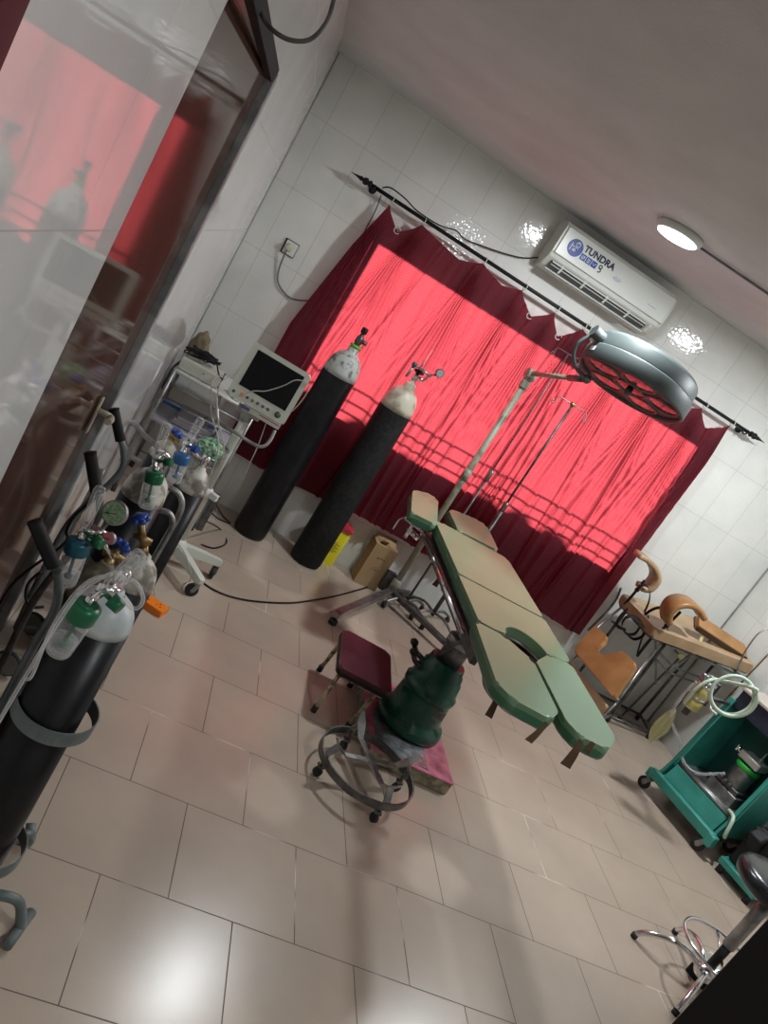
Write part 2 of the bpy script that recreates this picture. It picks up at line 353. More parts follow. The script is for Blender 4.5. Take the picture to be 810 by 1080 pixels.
struct(MB().cyl((W_ - .004, -.004, 0), (W_ - .004, -.004, H_), .007, n=8).build('trim_1', mat('grey_sealant', (.25, .26, .25), .7)), 'grey sealant line in the right corner')
struct(MB().cyl((.003, -.003, 0), (.003, -.003, H_), .0025, n=8).build('trim_2', mat('grey_grout_line', (.45, .45, .43), .8)), 'grout line in the left corner')
# window with its glazing bars
wn = thing('window_1', None, None, (1.96, .08, WZ0)); wn['kind'] = 'structure'; wn['label'] = 'window behind the red curtain'
m = MB()
for x in (WX0 + .02, WX1 - .02): m.box((x, .09, (WZ0 + WZ1) / 2), (.035, .05, WZ1 - WZ0))
for z in (WZ0 + .02, WZ1 - .02): m.box(((WX0 + WX1) / 2, .09, z), (WX1 - WX0, .05, .035))
m.build('window_frame', STEEL, wn)
m = MB()
for z in (1.0, 1.07, 1.16): m.box(((WX0 + WX1) / 2, .13, z), (WX1 - WX0, .010, .012))
for i in range(18): m.box((WX0 + .06 + i * .145, .13, 1.08), (.006, .010, .17))
m.build('burglar_bars', DSTEEL, wn)
MB().box(((WX0 + WX1) / 2, .09, (WZ0 + WZ1) / 2), (WX1 - WX0 - .03, .005, WZ1 - WZ0 - .03)).build('pane', PANE, wn)
# ground outside
struct(MB().box((2, 6.2, -.12), (30, 12, .1)).build('trim_3', mat('outdoor_ground', (.2, .18, .14), .9)), 'ground outside the window')
# hedge outside whose shadow falls on the foot of the curtain
m = MB(); rg_ = random.Random(11); xk = .8
while xk < 3.3:
    rr = rg_.uniform(.13, .24); m.ball((xk, .62, .97 + rg_.uniform(-.06, .06) - rr * .4 + (.04 if xk < 1.4 else 0)), rr, 14, (1, .6, 1)); xk += rr * rg_.uniform(1.3, 2.2)
m.box((2.0, .62, .45), (3.2, .2, .9))
struct(m.build('trim_4', mottle(mat('hedge_leaves', (.03, .07, .02), .8), (.02, .05, .015), (.06, .11, .03), 40)), 'hedge outside the window')
# brown door in the left wall
d = thing('door_1', None, None, (-.05, (DY0 + DY1) / 2, 0)); d['kind'] = 'structure'; d['label'] = 'glossy brown door in the left wall'
dm = MB(); dm.box((-.058, (DY0 + DY1) / 2, DZ / 2), (.045, DY1 - DY0 - .004, DZ), .003, rz=-.042)
leaf = dm.build('door_leaf', DOORBR, d)
dm = MB(); dm.box((-.002, DY1 + .022, DZ / 2 + .01), (.03, .048, DZ + .02), .004)
dm.build('door_frame', FRAMEGR, d)
dm = MB(); dm.box((-.004, (DY0 + DY1) / 2 + .02, DZ + .012), (.026, DY1 - DY0, .045), .003); lab(dm.build('lintel', BLACKCLOTH, d), 'black strip above the door')
hb = at(103, 441, 0, .03)
hb = V((0, -2.42, .965)); dm = MB(); dm.box((-.010, hb.y, hb.z - .02), (.008, .035, .13), .003); dm.cyl((-.01, hb.y, hb.z), (.035, hb.y, hb.z), .010, n=14)
dm.tube([(.035, hb.y, hb.z), (.043, hb.y - .02, hb.z), (.045, hb.y - .06, hb.z + .004), (.044, hb.y - .09, hb.z + .010)], .010, taper=1.1)
dm.build('door_handle', mat('beige_handle', (.42, .38, .28), .35), d)

# ================================================================ lamps of the room, plus an added fill lamp
def ceiling_lamp(x, y, label, energy=26, wire=True):
    t = thing('ceiling_lamp', label, 'lamp', (x, y, H_), 'round ceiling lamps')
    MB().lathe([(.118, 0), (.122, -.012), (.118, -.03), (.106, -.034), (.10, -.036)][::1], (x, y, H_), n=40).build('lamp_housing', WHITE, t)
    MB().lathe([(.101, -.032), (.101, -.040), (.08, -.043), (.0, -.044)], (x, y, H_), n=40).build('diffuser', emit('lamp_diffuser', (.92, .97, 1.0), 14), t)
    l = bpy.data.lights.new('lamp_light', 'AREA'); l.shape = 'DISK'; l.size = .19; l.energy = energy; l.color = (.93, .98, 1.0)
    lo = bpy.data.objects.new('lamp_light', l); COL.objects.link(lo); lo.parent = t; lo.location = (0, 0, -.047)
    return t
ceiling_lamp(1.81, -1.18, 'round white ceiling lamp shining above the surgical light', 29)
ceiling_lamp(3.40, -1.35, 'round white ceiling lamp nearer the right wall', 42)
ceiling_lamp(1.9, -4.6, 'unseen round lamp added behind the camera to lift the left wall', 22)  # unseen lamp, added to brighten the left wall
m = MB(); m.tube([(1.93, -1.18, H_ - .012), (2.4, -1.22, H_ - .010), (2.9, -1.29, H_ - .010), (3.28, -1.34, H_ - .012)], .006, n=8)
tag(m.build('ceiling_cable', GREYPAINT, loc=(2.6, -1.25, H_ - .01)), 'grey cable fixed along the ceiling between the round lamps', 'cable')
m = MB(); q = [aty(x_, y_, -3.05) for x_, y_ in ((272, -12), (278, 20), (300, 40), (326, 42), (345, 22), (354, -10))]
m.tube(q, .005, n=10); tag(m.build('hanging_cable', DSTEEL, loc=q[3]), 'dark cable hanging in a loop from the ceiling by the door', 'cable')

# ================================================================ air conditioner
AX0, AX1, AZ0, AZ1, AD = 1.59, 2.44, 2.325, 2.615, .20
ac = thing('air_conditioner', 'white split air conditioner unit with blue stickers high on the tiled wall', 'air conditioner', ((AX0 + AX1) / 2, -.01, AZ0))
prof = [(0, 2.335), (-.03, 2.325), (-.12, 2.345), (-.185, 2.40), (-.20, 2.43), (-.20, 2.585), (-.185, 2.612), (0, 2.62)]
def xprism(m, prof, x0, x1, sm=False):
    n = len(prof); m.add([(x0, y, z) for y, z in prof] + [(x1, y, z) for y, z in prof], [(i, (i + 1) % n, n + (i + 1) % n, n + i) for i in range(n)] + [tuple(range(n)), tuple(range(2 * n - 1, n - 1, -1))], sm)
m = MB(); xprism(m, prof, AX0 + .012, AX1 - .012); m.build('housing', WHITE, ac)
m = MB(); xprism(m, [(y * 1.02, 2.33 + (z - 2.33) * 1.01) for y, z in prof], AX0, AX0 + .012); m.build('end_cap', IVORY, ac); m = MB(); xprism(m, [(y * 1.02, 2.33 + (z - 2.33) * 1.01) for y, z in prof], AX1 - .012, AX1); m.build('end_cap', IVORY, ac)
m = MB(); m.box(((AX0 + AX1) / 2, -.207, 2.508), (AX1 - AX0 - .03, .012, .165), .004); fp = m.build('front_panel', WHITE, ac)
m = MB(); Xr = M4.Rotation(math.radians(40), 4, 'X')
m.box(((AX0 + AX1) / 2 - .02, -.163, 2.366), (AX1 - AX0 - .12, .012, .046), 0, Mx=Xr)
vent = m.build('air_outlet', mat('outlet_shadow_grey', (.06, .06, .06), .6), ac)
m = MB()
for i in range(5): m.box(((AX0 + .12) + i * .17, -.168, 2.366), (.012, .016, .05), 0, Mx=Xr)
for k in range(3): m.box(((AX0 + AX1) / 2 - .02, -.152 - k * .017, 2.352 + k * .014), (AX1 - AX0 - .13, .010, .003), 0, Mx=Xr)
m.build('louvre', WHITE, ac)
m = MB(); m.box(((AX0 + AX1) / 2 - .02, -.135, 2.337), (AX1 - AX0 - .1, .06, .006), .002, Mx=M4.Rotation(math.radians(12), 4, 'X')); m.build('flap', WHITE, ac)
def letters(txt, size, x, z, y, mm, parent, name='lettering', depth=.0006, rot=None, bold=.0006):
    c = bpy.data.curves.new(name, 'FONT'); c.body = txt; c.size = size; c.extrude = depth; c.offset = bold; c.align_x = 'LEFT'
    o = bpy.data.objects.new(name, c); COL.objects.link(o); dg = bpy.context.evaluated_depsgraph_get()
    me = bpy.data.meshes.new_from_object(o.evaluated_get(dg)); bpy.data.objects.remove(o)
    mx = (rot or basis((1, 0, 0), (0, 0, 1), (0, -1, 0))).copy(); mx.translation = V((x, y, z)) - V(ORG[parent.as_pointer()])
    me.transform(mx); me.materials.clear(); me.materials.append(mm)
    n = bpy.data.objects.new(name, me); COL.objects.link(n); n.parent = parent; ORG[n.as_pointer()] = ORG[parent.as_pointer()]; return n
STB = mat('sticker_blue', (.01, .045, .28), .4); STD = mat('sticker_dark', (.008, .012, .05), .4); STW = mat('sticker_white', (.75, .8, .85), .4)
yF = -.2135
m = MB(); m.cyl((1.70, yF, 2.508), (1.70, yF - .001, 2.508), .050, n=40); lab(m.build('round_sticker', STB, fp), 'round blue sticker with white marks')
m = MB(); m.torus((1.708, yF - .0015, 2.532), .013, .0025, (0, 1, 0), 20, 6); m.box((1.708, yF - .0015, 2.540), (.004, .002, .014)); m.box((1.672, yF - .0015, 2.505), (.004, .001, .045)); m.box((1.698, yF - .0015, 2.512), (.045, .001, .003))
m.build('power_mark', STW, fp)
letters('10', .022, 1.684, 2.487, yF - .0015, STW, fp, 'sticker_figure')
letters('TUNDRA', .054, 1.752, 2.520, yF, STD, fp, bold=.0022)
for i in range(3):
    m = MB(); m.box((1.772 + i * .041, yF, 2.489), (.037, .001, .037)); m.build('square_sticker', STB, fp)
    m = MB()
    if i == 0: m.torus((1.772, yF - .001, 2.489), .009, .0016, (0, 1, 0), 16, 5); m.tube([(1.762, yF - .001, 2.479), (1.784, yF - .001, 2.499)], .0014, 5, smooth=False)
    elif i == 1:
        for k in range(3): m.box((1.813, yF - .001, 2.480 + k * .009), (.02, .001, .003))
    else: m.tube([(1.843, yF - .001, 2.497), (1.853, yF - .001, 2.482), (1.866, yF - .001, 2.500)], .0018, 5, smooth=False)
    m.build('sticker_mark', STW, fp)
m = MB(); m.torus((1.898, yF, 2.499), .010, .0035, (0, 1, 0), 18, 6); m.torus((1.899, yF, 2.478), .010, .0035, (0, 1, 0), 18, 6, -2.2, 2.2); m.build('round_mark', STD, fp)
SG = mat('pale_blue_print', (.18, .25, .42), .4)
m = MB(); m.torus((2.017, yF, 2.494), .011, .0012, (0, 1, 0), 18, 5); m.torus((2.035, yF, 2.494), .011, .0012, (0, 1, 0), 18, 5, -1.5, 2.5); m.tube([(1.99, yF, 2.492), (2.06, yF, 2.494)], .0012, 5, smooth=False); m.build('emblem', SG, fp)
m = MB(); m.box((2.31, yF, 2.478), (.065, .001, .0025)); m.build('print_line', SG, fp)
m = MB(); m.tube([V((AX0 - .004, -.03, 2.37))] + [aty(x_, y_, -.03) for x_, y_ in ((552, 272), (534, 268), (510, 260), (490, 252))] + [V((1.06, -.06, 2.235)), V((.95, -.10, 2.205)), V((.80, -.10, 2.204)), V((.70, -.10, 2.225)), V((.60, -.10, 2.23)), V((.56, -.10, 2.205))], .0042, n=8)
tag(m.build('air_conditioner_cable', BLACKP, loc=(AX0, -.01, 2.36)), 'thin black cable running from the air conditioner to the curtain rod', 'cable')

# ================================================================ curtain, rod, rings
rodz = 2.185; RY = -.10
rod = thing('curtain_rod', 'black curtain rod with pointed finials on the tiled wall', 'curtain rod', (2.0, RY, rodz))
m = MB(); m.cyl((.50, RY, rodz), (3.46, RY, rodz), .0115, n=16); m.build('rod', BLACKP, rod)
for s, x in ((-1, .50), (1, 3.46)):
    m = MB(); m.lathe([(.012, 0), (.02, .004), (.02, .015), (.012, .022), (.022, .035), (.019, .05), (.009, .06), (.014, .068), (.008, .085), (.004, .11), (.0012, .135)], (x, RY, rodz), (s, 0, 0), 18); m.build('finial', BLACKP, rod)
for x in (.52, 3.43):
    m = MB(); m.cyl((x, 0, rodz - .01), (x, -.012, rodz - .01), .024, n=18); m.tube([(x, -.01, rodz - .01), (x, -.06, rodz - .012), (x, -.095, rodz - .024), (x, -.118, rodz - .008), (x, -.112, rodz + .01)], .0055, 8); m.build('bracket', BLACKP, rod)
peaks = [(.645, 2.155), (.865, 2.16), (1.30, 2.165), (1.60, 2.16), (1.85, 2.155), (2.06, 2.165), (2.42, 2.155), (2.76, 2.155), (3.07, 2.155), (3.31, 2.165)]
sags = [2.045, 2.105, 2.115, 2.055, 2.04, 2.07, 2.10, 2.09, 2.06]
sagx = [.76, 1.16, 1.47, 1.73, 1.95, 2.05, 2.60, 2.92, 3.17]
CT = []   # control points of the top hem
for i, (px, pz) in enumerate(peaks):
    CT.append((px, pz))
    if i < len(sags): CT.append((max(sagx[i], px + .01), sags[i]) if i != 5 else (2.24, 2.09))
def topz(x):
    for (x0, z0), (x1, z1) in zip(CT, CT[1:]):
        if x0 <= x <= x1:
            t = (x - x0) / (x1 - x0); pk = z0 > z1     # sharp at the rings, round in the sags
            t = t ** .75 if pk else 1 - (1 - t) ** .75
            return z0 + (z1 - z0) * t
    return CT[-1][1]
NX, NZ = 1100, 70
CX0, CX1, CZ = .60, 3.36, .385
vs = []; rng = random.Random(3); folds = []
xx = CX0 + .01
for k in range(5): folds.append((1.99 + k * .035, .007, .034, -.12 + .05 * k))
while xx < CX1:
    folds.append((xx, rng.choice((.006, .009, .013, .02)), rng.uniform(.012, .034), rng.uniform(-.13, .10))); xx += rng.uniform(.03, .11)
for j in range(NZ + 1):
    v = j / NZ
    for i in range(NX + 1):
        u = i / NX; x = .645 + (3.31 - .645) * u
        zt = topz(x); z = zt + (CZ + .012 * math.sin(x * 5) - zt) * v
        xs = x + (u - .5) * .05 * min(1, v * 6) - (.05 if u < .5 else .02) * 0
        if u < .3: xs -= .15 * (1 - u / .3) ** 2 * min(1, v * 2.0)
        y = -.085
        for fx, wd, am, dr in folds:
            c = fx + dr * v + .012 * math.sin(3 * v + fx * 9); dd = (x - c) / wd
            if abs(dd) < 3.5: y -= am * math.exp(-dd * dd) * min(1, .35 + v * 2) * (1 if rng is None else 1)
        for px, pz in peaks:   # pleats fanning out from each ring
            dx = x - px; a_ = dx / (.25 + v * 2.2); y += .016 * math.cos(a_ * 260 + px * 9) * math.exp(-(a_ / .20) ** 2) * max(0, 1 - v * 1.5) * min(1, v * 9)
        y += .006 * math.sin(x * 17 + 2 * v)
        vs.append((xs, max(min(y, -.045), -.134), z))
fs = [(j * (NX + 1) + i, j * (NX + 1) + i + 1, (j + 1) * (NX + 1) + i + 1, (j + 1) * (NX + 1) + i) for j in range(NZ) for i in range(NX)]
cur = MB().add(vs, fs, True).build('curtain', CURTAIN, loc=(2.0, -.11, 2.16))
tag(cur, 'red curtain glowing with daylight, hung on rings from the black rod', 'curtain')
ci = 0
for i, (px, pz) in enumerate(peaks):
    m = MB(); m.torus((px, RY, rodz - .006), .021, .0026, (1, .15, 0), 22, 8)
    tag(m.build('curtain_ring', IVORY, loc=(px, RY, rodz)), ['white ring at the left end of the curtain, nearest the socket', 'white ring second from the left end of the curtain rod', 'white ring holding the curtain left of the air conditioner', 'white ring below the left end of the air conditioner', 'white ring below the middle of the air conditioner', 'white ring just left of the surgical light', 'white ring behind the left rim of the surgical light', 'white ring behind the surgical light drum', 'white ring right of the surgical light', 'white ring at the right end of the curtain rod'][i], 'curtain ring', 'rings on the curtain rod')
for (hx, hy), txt in (((419, 243), 'white hook hanging loose from the folded left corner of the curtain'), ((559, 333), 'white hook hanging loose below the left end of the air conditioner'), ((589, 355), 'white hook hanging loose left of the surgical light')):
    p = aty(hx, hy, -.125)
    m = MB(); m.torus(p, .019, .0026, (.2, 1, .1), 20, 8, .6, 6.0); tag(m.build('curtain_hook', IVORY, loc=p), txt, 'curtain hook', 'loose hooks on the curtain hem')
m = MB(); m.torus((2.085, RY, rodz - .004), .024, .003, (.8, .5, 0), 22, 8); tag(m.build('curtain_ring', IVORY, loc=(2.085, RY, rodz)), 'larger white ring doubled up beside the surgical light knob', 'curtain ring', 'rings on the curtain rod')

# wall socket with plug and cord
sk = thing('wall_socket', 'square white wall socket with black surround on the back wall', 'socket', (.262, -.002, 1.64))
m = MB(); m.box((.262, -.005, 1.64), (.088, .010, .088), .003); lab(m.build('surround', BLACKP, sk), 'black surround')
m = MB(); m.box((.265, -.012, 1.64), (.074, .008, .078), .003); m.build('face_plate', WHITE, sk)
pg = thing('plug', 'round cream plug with grey cord in the wall socket', 'plug', (.255, -.02, 1.64))
m = MB(); m.lathe([(.024, 0), (.025, .012), (.020, .024), (.012, .028)], (.255, -.016, 1.64), (0, -1, 0), 24); m.build('plug_body', mat('cream_plug', (.52, .50, .36), .4), pg)
q = [V((.25, -.035, 1.62))] + [aty(x_, y_, -.012) for x_, y_ in ((294, 285), (294, 300), (306, 314), (322, 317), (334, 315))] + [V((.56, -.03, 1.52)), V((.62, -.05, 1.5))]
m = MB(); m.tube(q, .005, n=8); m.build('cord', GREYPAINT, pg)
q = [aty(x_, y_, -.02) for x_, y_ in ((402, 206), (396, 222), (384, 245), (371, 272), (352, 300), (338, 312))]
m = MB(); m.tube(q, .004, n=8); tag(m.build('cable_shadow', GREYPAINT, loc=q[0]), 'cable shadow beside the curtain edge, built as a thin grey tube', 'cable')  # shadow of a cable, modelled as a grey tube along the wall

# dark red door curtain hanging on the left wall, nearest the camera
DCY = -4.15; vs = []; n_ = 60
for j in range(13):
    for i in range(n_ + 1):
        t = i / n_; vs.append((.007 + .004 * math.sin(t * 34) * (.6 + .4 * j / 12), DCY - .60 * t - .006 * math.sin(j), .10 + 2.20 * j / 12))
fs = [(j * (n_ + 1) + i, j * (n_ + 1) + i + 1, (j + 1) * (n_ + 1) + i + 1, (j + 1) * (n_ + 1) + i) for j in range(12) for i in range(n_)]
dcr = thing('door_curtain', 'dark red cloth hanging on the glossy tiled wall at the upper left corner', 'curtain', (.02, DCY - .3, 2.3))
MB().add(vs, fs, True).build('cloth', mat('dark_red_cloth', (.10, .006, .014), .8), dcr)
m = MB(); m.cyl((.014, DCY + .01, 2.31), (.014, DCY - .64, 2.31), .009, n=12); m.build('hanging_rod', DSTEEL, dcr)
# ================================================================ two tall gas cylinders by the curtain
def tall_cyl(x, y, r, hs, label, shoulder, body, val):
    t = thing('gas_cylinder', label, 'gas cylinder', (x, y, 0), 'tall black gas cylinders by the curtain')
    m = MB(); m.lathe([(r * .8, .0), (r * .94, .006), (r, .03), (r, hs * .5), (r, hs), (r * .997, hs + .002)], (x, y, 0), n=48); m.build('cylinder_body', body, t)
    m = MB(); k = r
    m.lathe([(k * 1.001, hs), (k * .985, hs + .035), (k * .90, hs + .085), (k * .72, hs + .125), (k * .46, hs + .150), (k * .33, hs + .158), (k * .33, hs + .185), (k * .26, hs + .19)], (x, y, 0), n=48); m.build('shoulder', shoulder, t)
    z = hs + .188
    return t, z
tA, z = tall_cyl(.865, -.247, .108, 1.16, 'tall black gas cylinder with grey-white shoulder, the left one behind the monitor', mottle(mat('grey_white_shoulder', (.4, .42, .4), .4), (.16, .17, .16), (.50, .53, .50), 26, 6, .38, .5), BLACK_CYL, 1)
c = V((.865, -.247, z))
m = MB(); m.torus(c + V((0, 0, .012)), .026, .011, n=24); lab(m.build('neck_ring', mat('lime_neck_ring', (.14, .42, .05), .5), tA), 'lime green neck ring')
m = MB(); m.lathe([(.02, 0), (.018, .03), (.024, .035), (.022, .075), (.014, .08), (.012, .10)], c, n=20); m.cyl(c + V((0, 0, .055)), c + V((.05, -.01, .055)), .013, n=14); v = m.build('valve', DSTEEL, tA)
m = MB(); m.lathe([(.018, .10), (.02, .105), (.02, .13), (.016, .135)], c, n=14); m.build('spindle_cap', BLACKP, v)
tB, z = tall_cyl(1.272, -.247, .108, 1.15, 'tall scuffed black gas cylinder with cream shoulder and regulator', CREAM_WORN, BLACK_MATTE, 1)
c = V((1.272, -.247, z))
m = MB(); m.lathe([(.02, 0), (.017, .03), (.022, .035), (.02, .06), (.014, .065), (.012, .08)], c, n=20); m.cyl(c + V((0, 0, .045)), c + V((.045, -.03, .055)), .012, n=14); v = m.build('valve', CHROME, tB)
m = MB(); hc = c + V((.0, -.01, .085))
for k in range(5): a = k * 1.257; m.ball(hc + V((.022 * math.cos(a), .022 * math.sin(a), 0)), .013, 10, (1, 1, .8))
m.lathe([(.022, -.008), (.022, .01), (.01, .014)], hc, n=16); m.build('hand_wheel', BLACKP, v)
rg = c + V((.05, -.045, .10))
m = MB(); m.tube([c + V((.045, -.03, .055)), c + V((.055, -.04, .08)), rg], .007); m.cyl(rg + V((-.06, 0, .01)), rg + V((.02, 0, -.0)), .008, n=14); m.cyl(rg, rg + V((.045, 0, .025)), .006, n=12); m.cyl(rg + V((-.06, 0, -.0)), rg + V((-.06, 0, .06)), .005, n=10)
m.box(rg + V((-.06, 0, .01)), (.018, .018, .02), .003); reg = m.build('regulator', STEEL, tB)
gc = rg + V((.055, -.005, .045))
m = MB(); m.cyl(gc + V((0, .012, 0)), gc + V((0, -.012, 0)), .026, n=24); g = m.build('pressure_gauge', DSTEEL, tB)
m = MB(); m.cyl(gc + V((0, -.0122, 0)), gc + V((0, -.0135, 0)), .022, n=24); m.build('dial', mat('dial_face', (.3, .33, .33), .3), g)
m = MB(); fb = rg + V((-.105, -.01, .0))
m.lathe([(.017, 0), (.017, .022), (.011, .026)], fb, n=16); m.build('flow_knob', TBLUE, reg)
m = MB(); m.cyl(rg + V((-.06, 0, .01)), fb + V((0, 0, .01)), .005, n=8); m.cyl(fb, fb + V((-.008, 0, -.075)), .008, n=12); m.build('outlet_pipe', STEEL, reg)
m = MB(); m.cyl(rg + V((-.06, 0, .06)), rg + V((-.055, 0, .14)), .005, .004, n=10); m.build('flow_tube', CLEAR, reg)

# yellow sharps bin and cardboard box on the floor by the wall
b = thing('sharps_bin', 'yellow sharps bin with red lid standing behind the scuffed black cylinder', 'bin', (1.415, -.07, 0))
m = MB(); X = M4.Translation((1.415, -.07, 0))
m.prism([(-.065, -.055), (.065, -.055), (.065, .055), (-.065, .055)], 0, .265, .006, 2, X, .015); m.build('bin_body', YELLOW, b)
m = MB(); m.prism([(-.072, -.062), (.072, -.062), (.072, .062), (-.072, .062)], .262, .292, .008, 2, X, .02); m.prism([(-.035, -.03), (.035, -.03), (.035, .03), (-.035, .03)], .292, .304, .004, 2, X, .02); lab(m.build('lid', REDP, b), 'red lid')
m = MB()
for k in range(7): m.box((1.405 + (.02 if k % 2 else 0), -.1262, .17 - k * .012), (.055, .001, .004))
m.build('print', INK, b)
bx = thing('cardboard_box', 'brown cardboard box standing on end against the wall under the curtain', 'box', (1.725, -.105, 0))
X = M4.Translation((1.725, -.105, 0)) @ M4.Rotation(.06, 4, 'Z')
m = MB(); m.prism([(-.085, -.07), (.085, -.07), (.085, .07), (-.085, .07)], 0, .318, .002, 1, X); m.build('box_body', CARD, bx)
m = MB(); m.box((0, 0, 0), (.16, .072, .003), Mx=X @ M4.Translation((.0, .045, .333)) @ M4.Rotation(.45, 4, 'X')); m.box((0, 0, 0), (.05, .06, .003), Mx=X @ M4.Translation((-.03, -.045, .338)) @ M4.Rotation(-.7, 4, 'X')); m.build('flap', CARD, bx)
m = MB()
for dx, dz, w_ in ((-.02, .225, .02), (.005, .228, .016), (.025, .224, .012), (-.012, .15, .006), (.006, .145, .008), (.022, .15, .006), (.0, .16, .004)): m.box((0, 0, 0), (w_, .001, .008), Mx=X @ M4.Translation((dx, -.0706, dz)))
m.box((0, 0, 0), (.05, .001, .002), Mx=X @ M4.Translation((0, -.0706, .135))); m.build('print', INK, bx)

# ================================================================ surgical light on its floor stand
LC = aty(672, 399, -1.0); s_ = math.sin(math.radians(11)); LU = V((.42 * s_, .91 * s_, math.cos(math.radians(11)))).normalized()
PB = V((1.885, -.245, 0)); EL = V((1.885, -.245, 1.755))
sl_ = thing('surgical_light', 'grey round surgical light on a cream floor stand behind the operating table', 'surgical light', PB)
m = MB(); m.cyl((PB.x, PB.y, .09), (PB.x, PB.y, 1.70), .021, n=20); m.build('pole', CREAMTUBE, sl_)
m = MB(); m.lathe([(.03, .08), (.032, .17), (.026, .18)], PB, n=20); m.build('collar', CREAMTUBE, sl_); m = MB(); m.lathe([(.026, .98), (.027, 1.06)], PB, n=20); m.build('collar', CREAMTUBE, sl_); m = MB(); m.lathe([(.027, 1.66), (.03, 1.67), (.03, 1.71), (.024, 1.72)], PB, n=20); m.build('collar', CREAMTUBE, sl_)
for q in (atz(352, 652, .045), atz(478, 690, .045), V((2.08, .0, .045)) + V((0, -.06, 0))):
    if q.y > -.06: q.y = -.06
    d_ = (q - PB); d_.z = 0; L_ = d_.length; ang = math.atan2(d_.y, d_.x)
    m = MB(); m.box((0, 0, 0), (L_, .045, .032), .004, Mx=M4.Translation((PB + V((d_.x / 2, d_.y / 2, .075)))) @ M4.Rotation(ang, 4, 'Z') @ M4.Rotation(math.atan2(.02, L_), 4, 'Y'))
    lg = m.build('leg', STEEL if q.x < 1.9 else DSTEEL, sl_)
    e = PB + d_ * .97
    m = MB(); m.cyl((e.x, e.y, .0), (e.x, e.y, .028), .026, n=18); m.cyl((e.x, e.y, .026), (e.x, e.y, .06), .012, n=12); m.build('foot', RUBBER, lg)
m = MB(); m.box(PB + V((-.045, .05, .12)), (.07, .05, .14), .005); lab(m.build('transformer_box', DSTEEL, sl_), 'dark box at the foot of the pole')
aj = aty(619, 400, -1.0)
m = MB(); ud = (aj - EL).normalized(); sd = ud.cross(V((0, 0, 1))).normalized()
m.cyl(EL + V((0, 0, -.05)), EL + V((0, 0, .01)), .028, n=20); m.cyl(EL - sd * .03, EL + sd * .03, .036, n=24); m.build('elbow_joint', CREAMTUBE, sl_)
m = MB(); m.cyl(EL + V((0, 0, .01)), EL.lerp(aj, .75), .015, .013, n=16); m.build('arm', CREAMTUBE, sl_)
m = MB(); m.cyl(EL.lerp(aj, .72), aj, .018, n=16); m.ball(aj, .024); m.build('arm_sleeve', DSTEEL, sl_)
m = MB(); kb = aty(629, 351, -1.02)
m.tube([aj, aty(608, 388, -1.0), aty(605, 373, -1.0), aty(611, 361, -1.01), kb], .011, n=12)
m.build('yoke', GREYDRUM, sl_)
m = MB(); kd = (LC - kb).normalized(); m.cyl(kb - kd * .02, kb + kd * .09, .032, .036, n=22); m.build('pivot_knob', GREYDRUM, sl_)
DR = .315
m = MB(); m.lathe([(.0, .118), (.14, .117), (.25, .112), (.280, .104), (.292, .094), (.300, .080), (.302, .02), (.302, .012)], LC, LU, 64); m.build('drum_top', GREYDRUM, sl_)
m = MB(); m.lathe([(.300, .014), (.312, .012), (.315, .004), (.315, -.07), (.310, -.078), (.300, -.078), (.298, -.062), (.298, .0)], LC, LU, 64); dl = m.build('drum_rim', GREYDRUM, sl_)
u, w_, a_ = frame(LU)
m = MB(); m.lathe([(.0, -.05), (.298, -.05), (.298, -.056), (.285, -.062), (.0, -.062)], LC, LU, 64); dk = m.build('lamp_plate', mat('dark_grey_plate', (.05, .05, .055), .4), sl_)
cs = [(0, 0)] + [(.190 * math.cos(k * math.tau / 5 + .3), .190 * math.sin(k * math.tau / 5 + .3)) for k in range(5)]
REFL = mottle(mat('dark_lens', (.2, .12, .12), .12, .85), (.05, .03, .035), (.42, .30, .30), 6, 2, .35, .65)
for cx_, cy_ in cs:
    c = LC + u * cx_ + w_ * cy_
    m = MB(); m.torus(c - LU * .063, .092, .008, LU, 36, 8); lr = m.build('lens_ring', DSTEEL, sl_)
    m = MB(); m.lathe([(.088, -.063), (.086, -.064), (.05, -.067), (.0, -.070)], c, LU, 36); m.build('lens', REFL, lr)
m = MB(); m.cyl(LC - LU * .065, LC - LU * .11, .02, .016, n=16); m.build('handle', DSTEEL, sl_)
m = MB(); pd = (aty(640, 372, -1.02) - LC); pd -= LU * pd.dot(LU); pd.normalize(); sdv = LU.cross(pd)
m.box((0, 0, 0), (.045, .002, .024), Mx=basis(sdv, pd, LU, LC + pd * .316 - LU * .025)); lab(m.build('rating_plate', STW, dl), 'small white plate')

